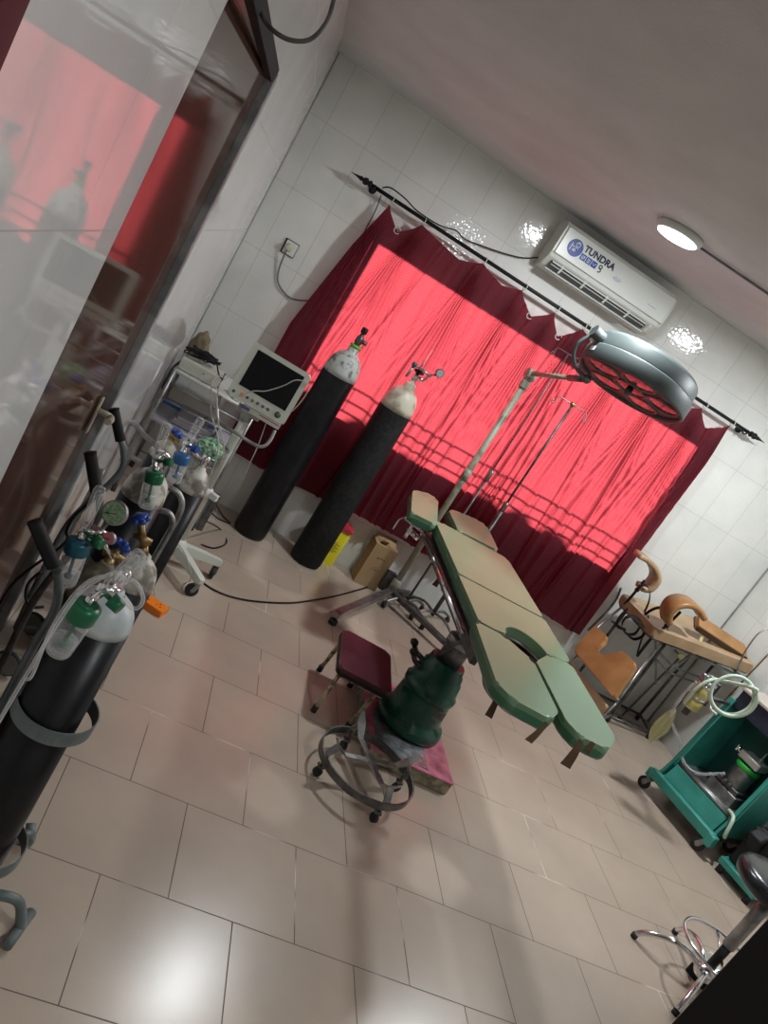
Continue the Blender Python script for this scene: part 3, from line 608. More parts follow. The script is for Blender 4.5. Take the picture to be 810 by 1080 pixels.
# ================================================================ drip stands
def drip(b_, top, label, hook, rr=.008, hub=True):
    t = thing('drip_stand', label, 'drip stand', b_, 'drip stands behind the operating table')
    m = MB(); m.cyl((b_.x, b_.y, .05), (b_.x, b_.y, top * .55), rr * 1.35, n=14); m.build('lower_pole', DSTEEL, t)
    m = MB(); m.cyl((b_.x, b_.y, top * .55), (b_.x, b_.y, top), rr * .75, n=12); m.build('upper_pole', DSTEEL, t)
    m = MB(); m.lathe([(.016, top * .53), (.018, top * .56), (.012, top * .57)], b_, n=16); m.build('clamp_collar', STEEL, t)
    for k in range(4):
        a = k * math.pi / 2 + .65; e = b_ + V((math.cos(a), math.sin(a), 0)) * .21
        if e.y > -.03: e.y = -.03
        m = MB(); m.tube([(b_.x, b_.y, .07), ((b_.x + e.x) / 2, (b_.y + e.y) / 2, .085), (e.x, e.y, .05)], .010, 8); lg = m.build('leg', STEEL, t)
        m = MB(); m.cyl((e.x - .01, e.y, .021), (e.x + .012, e.y, .021), .021, n=18); m.cyl((e.x, e.y, .03), (e.x, e.y, .055), .006, n=8); m.build('castor', RUBBER, lg)
    m = MB(); T_ = V((b_.x, b_.y, top)); hk = V(hook)
    m.tube([T_ + hk * .12 + V((0, 0, -.035)), T_ + hk * .125 + V((0, 0, -.05)), T_ + hk * .105 + V((0, 0, -.045)), T_ + hk * .1, T_, T_ - hk * .1, T_ - hk * .105 + V((0, 0, -.045)), T_ - hk * .125 + V((0, 0, -.05)), T_ - hk * .12 + V((0, 0, -.03))], .0036, 6, sub=3); m.build('hook', STEEL, t)
    if hub: m = MB(); m.lathe([(.010, -.012), (.018, -.006), (.018, .010), (.01, .018)], T_, n=14); m.build('hub', BRASS, t)
    return t
drip(V((2.24, -.21, 0)), 1.735, 'black drip stand with brass hub and two hooks below the surgical light', (.95, -.3, 0), .011)
drip(V((2.02, -.24, 0)), 1.98, 'thin dark drip stand reaching up to the curtain rings', (.5, -.86, 0), .006, False)

# ================================================================ operating table
OT = V((1.80, -1.77, 0)); TZ = .80
ot = thing('operating_table', 'sage green operating table on a dark green pedestal', 'operating table', OT)
m = MB(); m.box((1.785, -1.785, .034), (.43, .65, .060), .003, seg=1); m.build('platform_base', PLATSIDE, ot)
m = MB(); m.box((1.785, -1.785, .0675), (.436, .656, .007), .002, seg=1); lab(m.build('platform_top', PINKPLAT, ot), 'rubbed crimson platform top')
m = MB(); m.box((1.735, -1.94, .0725), (.27, .30, .003)); lab(m.build('plate', GALV, ot), 'bare metal plate')
m = MB(); m.lathe([(.164, .073), (.175, .080), (.177, .105), (.168, .125), (.146, .14), (.138, .165), (.130, .26), (.128, .272), (.137, .278), (.138, .30), (.128, .306), (.124, .33), (.118, .375), (.108, .382), (.106, .41), (.096, .418), (.090, .45), (.086, .455)], OT, n=48); ped = m.build('pedestal', GREENTBL, ot)
m = MB(); m.box(OT + V((.06, -.121, .235)), (.06, .006, .045), .002, rz=.2); m.build('name_plate', DSTEEL, ped)
m = MB(); m.lathe([(.062, .45), (.062, .55), (.055, .56)], OT, n=32); m.build('column_sleeve', DSTEEL, ot)
m = MB(); m.lathe([(.064, .545), (.070, .55), (.070, .58), (.05, .59)], OT, n=32); m.cyl(OT + V((0, 0, .58)), OT + V((0, 0, .70)), .042, n=28); m.build('lifting_column', STEEL, ot)
m = MB(); m.cyl(OT + V((.03, -.03, .40)), OT + V((.03, -.03, .71)), .012, n=12); m.build('guide_rod', CREAMTUBE, ot)
for dx, dy in ((-.145, -.02), (-.125, .09)):
    m = MB(); m.tube([OT + V((-.08, dy * .6, .375)), OT + V((dx, dy, .385)), OT + V((dx - .035, dy - .01, .42))], .013, 10); pdl = m.build('pedal', DSTEEL, ot)
    m = MB(); m.ball(OT + V((dx - .04, dy - .012, .43)), .022, 12, (1, 1, .8)); m.build('pedal_pad', RUBBER, pdl)
# bed frame
m = MB()
m.box((1.84, -1.56, TZ - .045), (.38, 1.06, .03), .003, seg=1); m.box((1.83, -1.74, TZ - .075), (.22, .3, .05), .004); m.box((1.84, -2.33, TZ - .03), (.46, .03, .02)); m.box((1.70, -2.5, TZ - .015), (.05, .4, .015)); m.box((1.97, -2.5, TZ - .015), (.05, .4, .015))
for x in (1.61, 2.08): m.box((x, -1.68, TZ - .05), (.03, 1.36, .045), .003, seg=1)
m.build('under_frame', DSTEEL, ot)
for x in (1.583, 2.112):
    m = MB(); m.cyl((x, -1.02, TZ - .04), (x, -2.2, TZ - .04), .008, n=12)
    for y in (-1.05, -1.4, -1.75, -2.15): m.box((1.84 + (x - 1.84) * .97, y, TZ - .045), (.03, .022, .03), .002, seg=1)
    m.build('side_rail', CHROME, ot)
m = MB(); m.cyl((1.90, -2.02, TZ - .14), (2.0, -2.05, TZ - .14), .05, n=22); m.box((1.84, -1.95, TZ - .11), (.14, .12, .07), .006); m.build('gear_housing', DSTEEL, ot)
m = MB(); m.tube([(1.80, -2.06, TZ - .12), (1.83, -2.12, TZ - .22), (1.90, -2.2, TZ - .24), (1.98, -2.24, TZ - .22)], .009, 10); m.cyl((1.96, -2.23, TZ - .22), (2.04, -2.26, TZ - .20), .016, n=14); m.build('crank', STEEL, ot)
m = MB(); m.cyl((1.72, -2.0, TZ - .08), (1.66, -1.92, .50), .006, n=8); m.build('brake_rod', DSTEEL, ot)
# cushions: authored from the corners seen in the photograph at table height
def cushion(name, poly, z=None, th=.045, r=.03, lbl=None, tz=TZ + .05):
    P2 = [tuple(p) for p in poly]
    m = MB(); m.prism(P2, tz - th, tz, .014, 3, None, r)
    o = m.build(name, VINYL, ot)
    m = MB(); cx = sum(p[0] for p in P2) / len(P2); cy = sum(p[1] for p in P2) / len(P2)
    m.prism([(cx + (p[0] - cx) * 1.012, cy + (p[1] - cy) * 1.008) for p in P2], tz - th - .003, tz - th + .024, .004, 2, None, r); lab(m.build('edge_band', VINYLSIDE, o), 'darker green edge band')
    m = MB(); m.prism([(cx + (p[0] - cx) * .97, cy + (p[1] - cy) * .98) for p in P2], tz - th - .012, tz - th - .002, 0, 1, None, r); m.build('base_board', STEEL, o)
    if lbl: lab(o, lbl)
    return o
cushion('back_cushion', [(1.605, -1.745), (2.09, -1.745), (2.09, -1.05), (2.06, -1.03), (1.645, -1.03), (1.605, -1.07)], r=.015)
cut = [(1.845 + .105 * math.cos(a), -2.20 + .125 * math.sin(a)) for a in [math.pi * k / 10 for k in range(11)]]
cushion('seat_cushion', [(1.60, -2.21), (1.60, -1.76), (2.09, -1.76), (2.09, -2.14), (2.05, -2.17)] + cut + [(1.68, -2.215)], r=.012)
cushion('leg_cushion', [(1.575, -2.235), (1.72, -2.235), (1.825, -2.345), (1.815, -2.70), (1.75, -2.785), (1.60, -2.77), (1.55, -2.70)], r=.022)
cushion('leg_cushion', [(1.845, -2.33), (1.955, -2.19), (2.085, -2.17), (2.08, -2.68), (1.99, -2.80), (1.87, -2.80), (1.835, -2.73)], r=.022)
cushion('head_cushion', [(1.765, -1.0), (2.05, -.965), (2.085, -.54), (2.035, -.49), (1.83, -.585), (1.775, -.64)], r=.03)
cushion('arm_board', [(1.425, -1.19), (1.59, -1.17), (1.705, -.60), (1.66, -.55), (1.54, -.66), (1.505, -.72)], r=.03, tz=TZ + .06)
m = MB(); m.box((1.53, -.98, TZ - .02), (.05, .14, .04), .005); m.cyl((1.47, -1.0, TZ - .03), (1.62, -1.06, TZ - .04), .012, n=14); m.cyl((1.53, -1.0, TZ - .02), (1.53, -1.0, TZ - .13), .011, n=14); m.cyl((1.53, -.96, TZ - .09), (1.60, -1.0, TZ - .10), .016, n=14); m.tube([(1.47, -1.0, TZ - .03), (1.44, -1.03, TZ - .05), (1.435, -1.04, TZ - .11)], .005, 8)
m.build('arm_clamp', CHROME, ot)
m = MB(); m.box((1.90, -.98, TZ - .045), (.06, .2, .012), .002); m.box((1.90, -.80, TZ - .03), (.2, .2, .012), .002); m.build('head_bracket', STEEL, ot)
for pts, wd in (([atz(527, 728, .80), aty(522, 742, -2.62), aty(515, 756, -2.63)], .012), ([aty(577, 762, -2.84), aty(568, 772, -2.86), aty(557, 782, -2.87)], .011), ([aty(613, 781, -2.88), aty(606, 794, -2.90), aty(596, 808, -2.90)], .015), ([aty(626, 783, -2.86), aty(620, 790, -2.87), aty(618, 793, -2.87)], .012), ([aty(468, 604, -1.42), aty(464, 610, -1.43), aty(458, 618, -1.43)], .012)):
    m = MB(); m.strip(catmull(pts, 4), [V((wd * (.5 + .7 * k / 8), -wd * .3, 0)) for k in range(9)][:len(catmull(pts, 4))], .0015); m.build('strap', FRAY, ot)

# ================================================================ low step stool
SZ = .262
st = thing('step_stool', 'low step stool with maroon top and rusty tube legs beside the green pedestal', 'stool', (1.47, -1.74, 0))
X = M4.Translation((1.465, -1.735, 0)) @ M4.Rotation(-.10, 4, 'Z')
m = MB(); m.prism([(-.135, -.20), (.135, -.20), (.135, .20), (-.135, .20)], SZ - .03, SZ, .012, 3, X, .03); m.build('seat', MAROON, st)
m = MB(); m.prism([(-.138, -.203), (.138, -.203), (.138, .203), (-.138, .203)], SZ - .038, SZ - .02, .004, 2, X, .03); lab(m.build('seat_edge', BLACKP, st), 'black seat edge')
m = MB()
for sy in (-1, 1): m.tube([X @ V((-.11, sy * .17, SZ - .05)), X @ V((.11, sy * .17, SZ - .05))], .0095, 10, smooth=False)
for sx in (-1, 1): m.tube([X @ V((sx * .11, -.17, SZ - .05)), X @ V((sx * .11, .17, SZ - .05))], .0095, 10, smooth=False)
m.build('seat_frame', RUSTY, st)
for sx, sy in ((-1, -1), (-1, 1), (1, -1), (1, 1)):
    z0 = .0 if sx < 0 else .0
    foot = X @ V((sx * (.125 if sx < 0 else .05), sy * .19, 0))
    m = MB(); m.cyl(X @ V((sx * (.11 if sx < 0 else .08), sy * .17, SZ - .045)), foot + V((0, 0, .012)), .0105, n=12); lg = m.build('leg', RUSTY, st)
    m = MB(); m.cyl(foot, foot + V((0, 0, .032)), .0145, n=12); m.build('rubber_foot', RUBBER, lg)

# ================================================================ ring stand on castors
rc = V((1.52, -2.29, 0)); RR = .212
rs = thing('kick_bucket_stand', 'grey wheeled ring stand of a kick bucket in front of the step stool', 'stand', rc)
m = MB(); n = 64; vs = []; fs = []
for i in range(n):
    a = 2 * math.pi * i / n
    for rr, z in ((RR, .075), (RR + .008, .075), (RR + .008, .108), (RR, .108)): vs.append(rc + V((math.cos(a) * rr, math.sin(a) * rr, z)))
for i in range(n):
    for k in range(4): fs.append((4 * i + k, 4 * i + (k + 1) % 4, 4 * ((i + 1) % n) + (k + 1) % 4, 4 * ((i + 1) % n) + k))
m.add(vs, fs, False); m.build('ring', DSTEEL, rs)
for k in range(4):
    a = k * math.pi / 2 + .30; d_ = V((math.cos(a), math.sin(a), 0)); sd_ = V((-d_.y, d_.x, 0))
    m = MB(); m.strip([rc + V((0, 0, .125)) , rc + d_ * .13 + V((0, 0, .125)), rc + d_ * (RR - .03) + V((0, 0, .16)), rc + d_ * (RR + .005) + V((0, 0, .20))], [sd_ * .012, sd_ * .014, sd_ * .022, sd_ * .008], .003)
    m.strip([rc + d_ * (RR - .03) + V((0, 0, .16)), rc + d_ * (RR - .002) + V((0, 0, .11)), rc + d_ * (RR - .004) + V((0, 0, .08))], sd_ * .016, .003); m.build('arm', STEEL, rs)
    m = MB(); e = rc + d_ * (RR - .01); m.cyl((e.x, e.y, .04), (e.x, e.y, .10), .007, n=10); m.box((e.x, e.y, .050), (.03, .03, .012), .003); fk = m.build('castor', DSTEEL, rs)
    m = MB(); m.cyl(V((e.x, e.y, .020)) - sd_ * .009, V((e.x, e.y, .020)) + sd_ * .009, .020, n=20); m.build('wheel', RUBBER, fk)

# long cable over the floor
m = MB(); q = [atz(x_, y_, .006) for x_, y_ in ((196, 598), (222, 620), (255, 632), (300, 636), (330, 633), (360, 627), (385, 620), (395, 617))]
m.tube(q, .005, n=8); tag(m.build('floor_cable', BLACKP, loc=q[3]), 'black cable lying across the floor to the surgical light', 'cable')
# ================================================================ trolley in the left back corner
tz = .80; tx0, tx1, ty0, ty1 = .035, .52, -.62, -.13
tr = thing('instrument_trolley', 'two-shelf steel trolley standing in the left back corner', 'trolley', ((tx0 + tx1) / 2, (ty0 + ty1) / 2, 0))
SHELF = mat('lilac_grey_shelf', (.42, .40, .46), .35)
for z, nm in ((tz, 'top_shelf'), (.50, 'lower_shelf')):
    m = MB(); m.box(((tx0 + tx1) / 2, (ty0 + ty1) / 2, z - .008), (tx1 - tx0, ty1 - ty0, .012), .002, seg=1)
    for a, b in (((tx0, ty0), (tx1, ty0)), ((tx1, ty0), (tx1, ty1)), ((tx0, ty1), (tx1, ty1)), ((tx0, ty0), (tx0, ty1))):
        m.cyl((a[0], a[1], z - .012), (b[0], b[1], z - .012), .009, n=10)
    m.build(nm, SHELF if z < .6 else WHITE, tr)
for x in (tx0, tx1):
    for y in (ty0, ty1):
        m = MB(); m.cyl((x, y, .04), (x, y, tz), .0105, n=14); lg = m.build('leg', STEEL, tr)
        m = MB(); m.cyl((x, y, 0), (x, y, .045), .014, n=12); m.build('rubber_foot', RUBBER, lg)
for z in (.71, .62):
    m = MB(); m.tube([(tx1, ty0, z), (tx0, ty0, z)], .006, 8, smooth=False); m.build('guard_rail', STEEL, tr)
for y in (ty0, ty1):
    m = MB(); m.tube([(tx1, y, .12), (tx0, y, .12)], .006, 8, smooth=False); m.build('stretcher', STEEL, tr)
# white box with cables on the trolley
bx0 = aty(191, 387, ty0 + .01); bx1 = aty(227, 405, ty0 + .01)
dv = thing('suction_device', 'cream electrical box on top of the corner trolley', 'device', ((bx0.x + bx1.x) / 2, -.52, tz))
cx = (bx0.x + bx1.x) / 2
m = MB(); m.box((cx, -.50, tz + .036), (.235, .19, .07), .006); m.build('case', IVORY, dv)
m = MB(); m.box((cx + .121, -.50, tz + .036), (.008, .17, .062), .001, seg=1); lab(m.build('end_panel', BLACKP, dv), 'black end panel')
m = MB(); m.cyl((cx + .02, -.596, tz + .042), (cx + .02, -.600, tz + .042), .004, n=10); m.build('indicator', DSTEEL, dv)
for k in range(4): m = MB(); m.cyl((cx + (-.09, .09)[k % 2], -.50 + (-.07, .07)[k // 2], tz + .0), (cx + (-.09, .09)[k % 2], -.50 + (-.07, .07)[k // 2], tz + .004), .008, n=10); m.build('foot', RUBBER, dv)
rng = random.Random(5); q = []
for k in range(70):
    a = k * .9; rr = .055 + .028 * math.sin(k * .37)
    q.append((cx - .03 + rr * 1.25 * math.cos(a), -.49 + rr * .9 * math.sin(a), tz + .08 + .018 * (1 + math.sin(k * 1.3)) + k * .0003))
q += [(cx + .09, -.57, tz + .078), (cx + .115, -.615, tz + .072)]
m = MB(); m.tube(q, .0042, n=7, sub=4); tag(m.build('cable_coil', BLACKP, loc=(cx, -.49, tz + .08)), 'black cable coiled on top of the cream box', 'cable')
m = MB(); q = [(.035, -.55, tz - .06 + .1 * math.sin(k) * .4) for k in range(3)]
m.tube([(cx - .10, -.42, tz + .05), (.05, -.45, tz + .03), (.022, -.52, tz - .02), (.018, -.58, tz - .10), (.02, -.64, tz - .13), (.02, -.68, tz - .08), (.02, -.62, tz - .0), (.05, -.52, tz + .05)], .0042, 7)
tag(m.build('hanging_lead', BLACKP, loc=(.03, -.5, tz)), 'black lead hanging off the left end of the corner trolley', 'cable')
b = MB(); pb = aty(199, 361, -.33)
bb = bmesh.new(); bmesh.ops.create_icosphere(bb, subdivisions=4, radius=1)
for v in bb.verts: nn = 1 + .10 * math.sin(v.co.x * 7 + 1) * math.cos(v.co.z * 6) + .05 * math.sin(v.co.y * 15); v.co = V((v.co.x * .055 * nn, v.co.y * .055 * nn, v.co.z * .10 * nn))
b.bm(bb, M4.Translation((.075, -.30, tz + .098)), True); tag(b.build('brown_pouch', BAG, loc=(.075, -.30, tz)), 'crumpled brown pouch behind the cream box in the corner', 'pouch')
g = thing('clamp_connectors', 'small grey clamps with a roll on the trolley right of the cream box', 'clamps', (.42, -.52, tz))
m = MB(); m.box((.395, -.54, tz + .03), (.05, .08, .06), .006, rz=.4); m.build('clamp_body', DSTEEL, g)
m = MB(); m.torus((.455, -.52, tz + .022), .024, .009, (.3, -.8, .5), 24, 10); m.build('roll', STEEL, g)
m = MB(); m.box((.40, -.585, tz + .006), (.05, .04, .012), .002, rz=.2); m.build('pad', WHITE, g)
# lower shelf: folded white sheets and blue capped things
m = MB()
for k in range(3): m.box((.30, -.42, .50 + .012 + k * .018), (.34 - k * .02, .30, .018), .006, rz=.04 * k)
tag(m.build('folded_sheets', mat('lilac_white_cloth', (.42, .40, .45), .8), loc=(.30, -.42, .50)), 'pale lilac folded sheets on the lower shelf of the corner trolley', 'linen')

# ================================================================ patient monitor on its roll stand
HB = V((.465, -1.17, 0))
ms = thing('monitor_stand', 'off-white roll stand with star base carrying the patient monitor', 'stand', HB)
m = MB(); m.lathe([(.05, .085), (.055, .09), (.055, .13), (.04, .15), (.034, .16)], HB, n=28)
m.build('hub', OFFWHITE, ms)
for k, (a, L_) in enumerate(((18, .27), (-52, .30), (-122, .28), (166, .25), (92, .28))):
    a = math.radians(a); d_ = V((math.cos(a), math.sin(a), 0)); sd_ = V((-d_.y, d_.x, 0))
    vs = []
    for t, wd, z0, z1 in ((.02, .030, .085, .135), (.5, .026, .085, .128), (.93, .024, .082, .115), (1.0, .016, .086, .108)):
        c = HB + d_ * L_ * t; vs += [c - sd_ * wd + V((0, 0, z0)), c + sd_ * wd + V((0, 0, z0)), c + sd_ * wd * .75 + V((0, 0, z1)), c - sd_ * wd * .75 + V((0, 0, z1))]
    fs = [(4 * i + j, 4 * i + (j + 1) % 4, 4 * i + 4 + (j + 1) % 4, 4 * i + 4 + j) for i in range(3) for j in range(4)] + [(3, 2, 1, 0), (12, 13, 14, 15)]
    lg = MB().add(vs, fs, False).build('base_leg', OFFWHITE, ms)
    e = HB + d_ * L_ * .93; cd = V((math.cos(a - 1.9), math.sin(a - 1.9), 0))
    m = MB(); R_ = .034; c = V((e.x, e.y, R_)) + cd * .012; ax = V((-cd.y, cd.x, 0))
    m.cyl((e.x, e.y, .06), (e.x, e.y, .09), .016, n=14)
    for sg in (-1, 1): m.strip([V((e.x, e.y, .072)) + ax * sg * .016, c + ax * sg * .016], cd * .012, .0015)
    m.cyl(c - ax * .018, c + ax * .018, .008, n=10); m.build('castor_fork', STEEL, lg)
    m = MB(); m.lathe([(.012, -.012), (.024, -.012), (.0325, -.010), (R_, -.006), (R_, .006), (.0325, .010), (.024, .012), (.012, .012)], c, ax, 30); m.build('castor_wheel', RUBBER, lg)
m = MB(); m.lathe([(.030, .14), (.030, .44), (.031, .45)], HB, n=26); m.lathe([(.022, .44), (.022, .90)], HB, n=24); m.build('column', OFFWHITE, ms)
m = MB(); m.lathe([(.033, .425), (.036, .43), (.036, .46), (.028, .47)], HB, n=22); m.box(HB + V((.045, -.02, .445)), (.05, .03, .035), .005, rz=-.4); m.build('height_clamp', WHITE, ms)
m = MB(); m.box(HB + V((.06, .03, .34)), (.035, .03, .22), .004, rz=.5); m.build('cable_bracket', DSTEEL, ms)
# monitor body, tilted back a little
MY = -1.20
TLc, TRc, BRc, BLc = aty(267.6, 361, MY), aty(328, 395, MY), aty(300, 450.5, MY), aty(240, 413.5, MY)
mc = (TLc + TRc + BRc + BLc) / 4; mw = ((TRc - TLc).length + (BRc - BLc).length) / 2; mh = ((TLc - BLc).length + (TRc - BRc).length) / 2
mx_ = ((TRc - TLc) + (BRc - BLc)).normalized(); mz_ = V((0, .14, 1)); mz_ = (mz_ - mx_ * mz_.dot(mx_)).normalized(); my_ = mx_.cross(mz_)   # my_ points out of the face?
if my_.y > 0: my_ = -my_
X = basis(mx_, mz_, my_, mc)      # local x right, y up, z towards the camera
pm = thing('patient_monitor', 'ivory patient monitor with dark screen and a row of round buttons', 'monitor', mc)
hw, hh = mw / 2, mh / 2
m = MB(); m.prism([(-hw, -hh), (hw, -hh), (hw, hh), (-hw, hh)], -.035, .0, .008, 3, X, .018); m.prism([(-hw * .85, -hh * .8), (hw * .85, -hh * .8), (hw * .85, hh * .85), (-hw * .85, hh * .85)], -.10, -.03, .015, 3, X, .02); m.build('casing', IVORY, pm)
sx0, sx1, sy0, sy1 = -hw * .80, hw * .82, -hh * .52, hh * .83
m = MB(); m.prism([(sx0, sy0), (sx1, sy0), (sx1, sy1), (sx0, sy1)], -.004, .0015, 0, 1, X); m.build('screen', SCREEN, pm)
for k, (fx, fy, rr, c) in enumerate(((-.83, -.80, .0075, GREENP), (-.56, -.765, .0095, ORANGE), (-.38, -.765, .0075, DSTEEL), (-.20, -.765, .0075, DSTEEL), (-.02, -.765, .0075, DSTEEL), (.16, -.765, .0075, DSTEEL), (.34, -.765, .0085, DSTEEL), (.68, -.76, .016, DSTEEL))):
    m = MB(); m.lathe([(rr, -.002), (rr, .003), (rr * .8, .0045), (0, .005)], X @ V((hw * fx, hh * fy, 0)), my_, 18); bt = m.build('button' if k < 7 else 'control_knob', c, pm)
    if 1 < k < 7: m = MB(); m.torus(X @ V((hw * fx, hh * fy, .0035)), rr * .7, .0012, my_, 16, 5); m.build('button_rim', IVORY, bt)
m = MB(); m.prism([(-.10, -.028), (.10, -.028), (.10, .0), (-.10, .0)], -.06, -.008, .003, 2, X @ M4.Translation((.045, -hh - .002, 0))); um = m.build('connector_strip', IVORY, pm)
m = MB(); m.prism([(.0, -.012), (.11, -.012), (.11, -.008), (.0, -.008)], -.0078, -.0065, 0, 1, X @ M4.Translation((.03, -hh - .002, 0))); m.build('red_line', REDP, um)
m = MB(); m.prism([(-.06, -.022), (-.02, -.022), (-.02, -.006), (-.06, -.006)], -.0078, -.003, 0, 1, X @ M4.Translation((.0, -hh - .002, 0))); m.build('purple_socket', mat('violet_socket', (.10, .09, .25), .4), um)
m = MB(); q = [aty(232, 418, -1.18), aty(229, 432, -1.22), aty(232, 446, -1.25), aty(248, 456, -1.26), aty(265, 467, -1.26), aty(276, 471, -1.26), aty(284, 466, -1.25), aty(290, 454, -1.22)]
m.tube(q, .0085, 12); m.build('handle_rail', STEEL, ms)
m = MB(); m.box((mc.x - .02, HB.y + .01, .905), (.12, .07, .03), .005); m.cyl((HB.x, HB.y, .86), (HB.x - .01, HB.y, .95), .03, n=18); m.build('mount', STEEL, ms)
# basket on the column with the green wrapped bundle
bc = aty(219, 477, -1.24)
bk = thing('wire_basket', 'round wire basket hanging on the monitor stand', 'basket', bc)
m = MB()
for z, r_ in ((.05, .088), (.0, .080), (-.05, .066)): m.torus(bc + V((0, 0, z)), r_, .0025, n=32, m=6)
for k in range(14):
    a = k * math.tau / 14; m.tube([bc + V((.088 * math.cos(a), .088 * math.sin(a), .05)), bc + V((.066 * math.cos(a), .066 * math.sin(a), -.05)), bc + V((.01 * math.cos(a), .01 * math.sin(a), -.055))], .0016, 5, smooth=False)
m.tube([bc + V((.08, .03, .05)), V((HB.x - .02, HB.y + .0, bc.z + .04))], .004, 6, smooth=False)
m.build('wire_cage', STEEL, bk)
bb = bmesh.new(); bmesh.ops.create_icosphere(bb, subdivisions=4, radius=1)
for v in bb.verts: nn = 1 + .09 * math.sin(v.co.x * 9 + 1) * math.cos(v.co.z * 8) + .06 * math.sin(v.co.y * 17 + v.co.x * 6); v.co = V((v.co.x * .066 * nn, v.co.y * .066 * nn, v.co.z * .058 * nn))
m = MB(); m.bm(bb, M4.Translation(bc + V((0, 0, .015))), True); tag(m.build('green_bundle', GREENFAB, loc=bc), 'green patterned wrapped bundle in the wire basket', 'bundle')
# white leads of the monitor
def lead(pts, r, mt, name, label, cat='cable', grp=None):
    m = MB(); m.tube(pts, r, n=7, sub=6); return tag(m.build(name, mt, loc=pts[0]), label, cat, grp)
LEADM = mat('grey_white_lead', (.42, .42, .38), .5)
lead([X @ V((-hw * .62, -hh * .86, .012)), X @ V((-.05, -.065, .02)), X @ V((.0, -.035, .018)), X @ V((.06, .03, .014)), X @ V((.10, .085, .012)), X @ V((hw + .008, .092, .0)), X @ V((hw + .02, .02, -.03)), X @ V((hw + .006, -.06, -.05))], .0028, LEADM, 'monitor_lead', 'thin grey lead looped across the front of the monitor screen')
lead([aty(236, 396, -.60), aty(226, 400, -.9), aty(222, 418, -1.15), aty(224, 440, -1.24), aty(230, 462, -1.33), aty(229, 480, -1.34), aty(222, 500, -1.3), aty(212, 520, -1.28), aty(206, 532, -1.26)], .0035, LEADM, 'monitor_lead', 'white lead falling from the trolley past the green bundle')
lead([aty(240, 398, -.62), aty(232, 405, -.95), aty(229, 425, -1.26), aty(231, 450, -1.28), aty(236, 470, -1.3), aty(231, 492, -1.28), aty(214, 506, -1.28)], .003, LEADM, 'monitor_lead', 'white lead looping right of the green bundle')
lead([aty(283, 440, -1.2), aty(272, 470, -1.2), aty(263, 490, -1.2), aty(257, 505, -1.19)], .0022, LEADM, 'monitor_lead', 'thin white lead hanging straight below the monitor')
lead([aty(176, 566, -1.3), aty(186, 572, -1.33), aty(196, 586, -1.42), aty(201, 604, -1.45), atz(200, 612, .02), atz(192, 620, .006)], .003, LEADM, 'monitor_lead', 'grey lead trailing over the star base to the floor')
lead([aty(167, 585, -1.45), aty(164, 605, -1.5), atz(163, 628, .006)], .003, LEADM, 'monitor_lead', 'grey lead dropping to the floor beside the orange power strip')
lead([aty(214, 548, -1.1), atz(232, 558, .006), atz(239, 572, .006), atz(226, 578, .006), atz(212, 574, .006)], .0045, BLACKP, 'power_cable', 'black cable looped on the floor nearest the star base')
lead([atz(219, 538, .04), atz(232, 548, .006), atz(243, 552, .006), atz(235, 544, .02), atz(226, 528, .006)], .0045, BLACKP, 'power_cable', 'black cable looped on the floor between monitor stand and left tall cylinder')
m = MB(); m.prism([(-.055, -.022), (.055, -.022), (.055, .022), (-.055, .022)], 0, .03, .004, 2, M4.Translation((.10, -.45, .525 + .03)), .008)
tag(m.build('small_box', BLUECAP, loc=(.10, -.45, .555)), 'small blue box on the lower shelf of the corner trolley', 'box')

# orange power strip
a_, b_2 = atz(151, 619, .03), atz(176, 645, .03)
pv = thing('power_strip', 'orange power strip lying on the floor by the gas cylinders', 'power strip', (.49, -1.665, 0))
pa = atz(146, 634, .03); pb_ = atz(174, 643, .03); dd = (atz(176, 637, .03) - atz(150, 622, .03)); ang = math.atan2(dd.y, dd.x)
X = M4.Translation((.445, -1.655, 0)) @ M4.Rotation(-.33, 4, 'Z')
m = MB(); m.prism([(-.105, -.038), (.105, -.038), (.105, .038), (-.105, .038)], 0, .032, .004, 2, X, .006); m.build('strip_body', ORANGE, pv)
for k in range(3):
    m = MB(); x = -.065 + k * .065
    for dx, dy, sx, sy in ((0, .014, .006, .009), (-.011, -.008, .008, .005), (.011, -.008, .008, .005)): m.box((0, 0, 0), (sx, sy, .001), Mx=X @ M4.Translation((x, 0, .0325)) @ M4.Translation((dx, dy, 0)))
    m.build('outlet', BLACKP, pv)
m = MB(); m.box((0, 0, 0), (.208, .004, .02), Mx=X @ M4.Translation((0, .0385, .014))); lab(m.build('back_edge', BLACKP, pv), 'dark back edge')

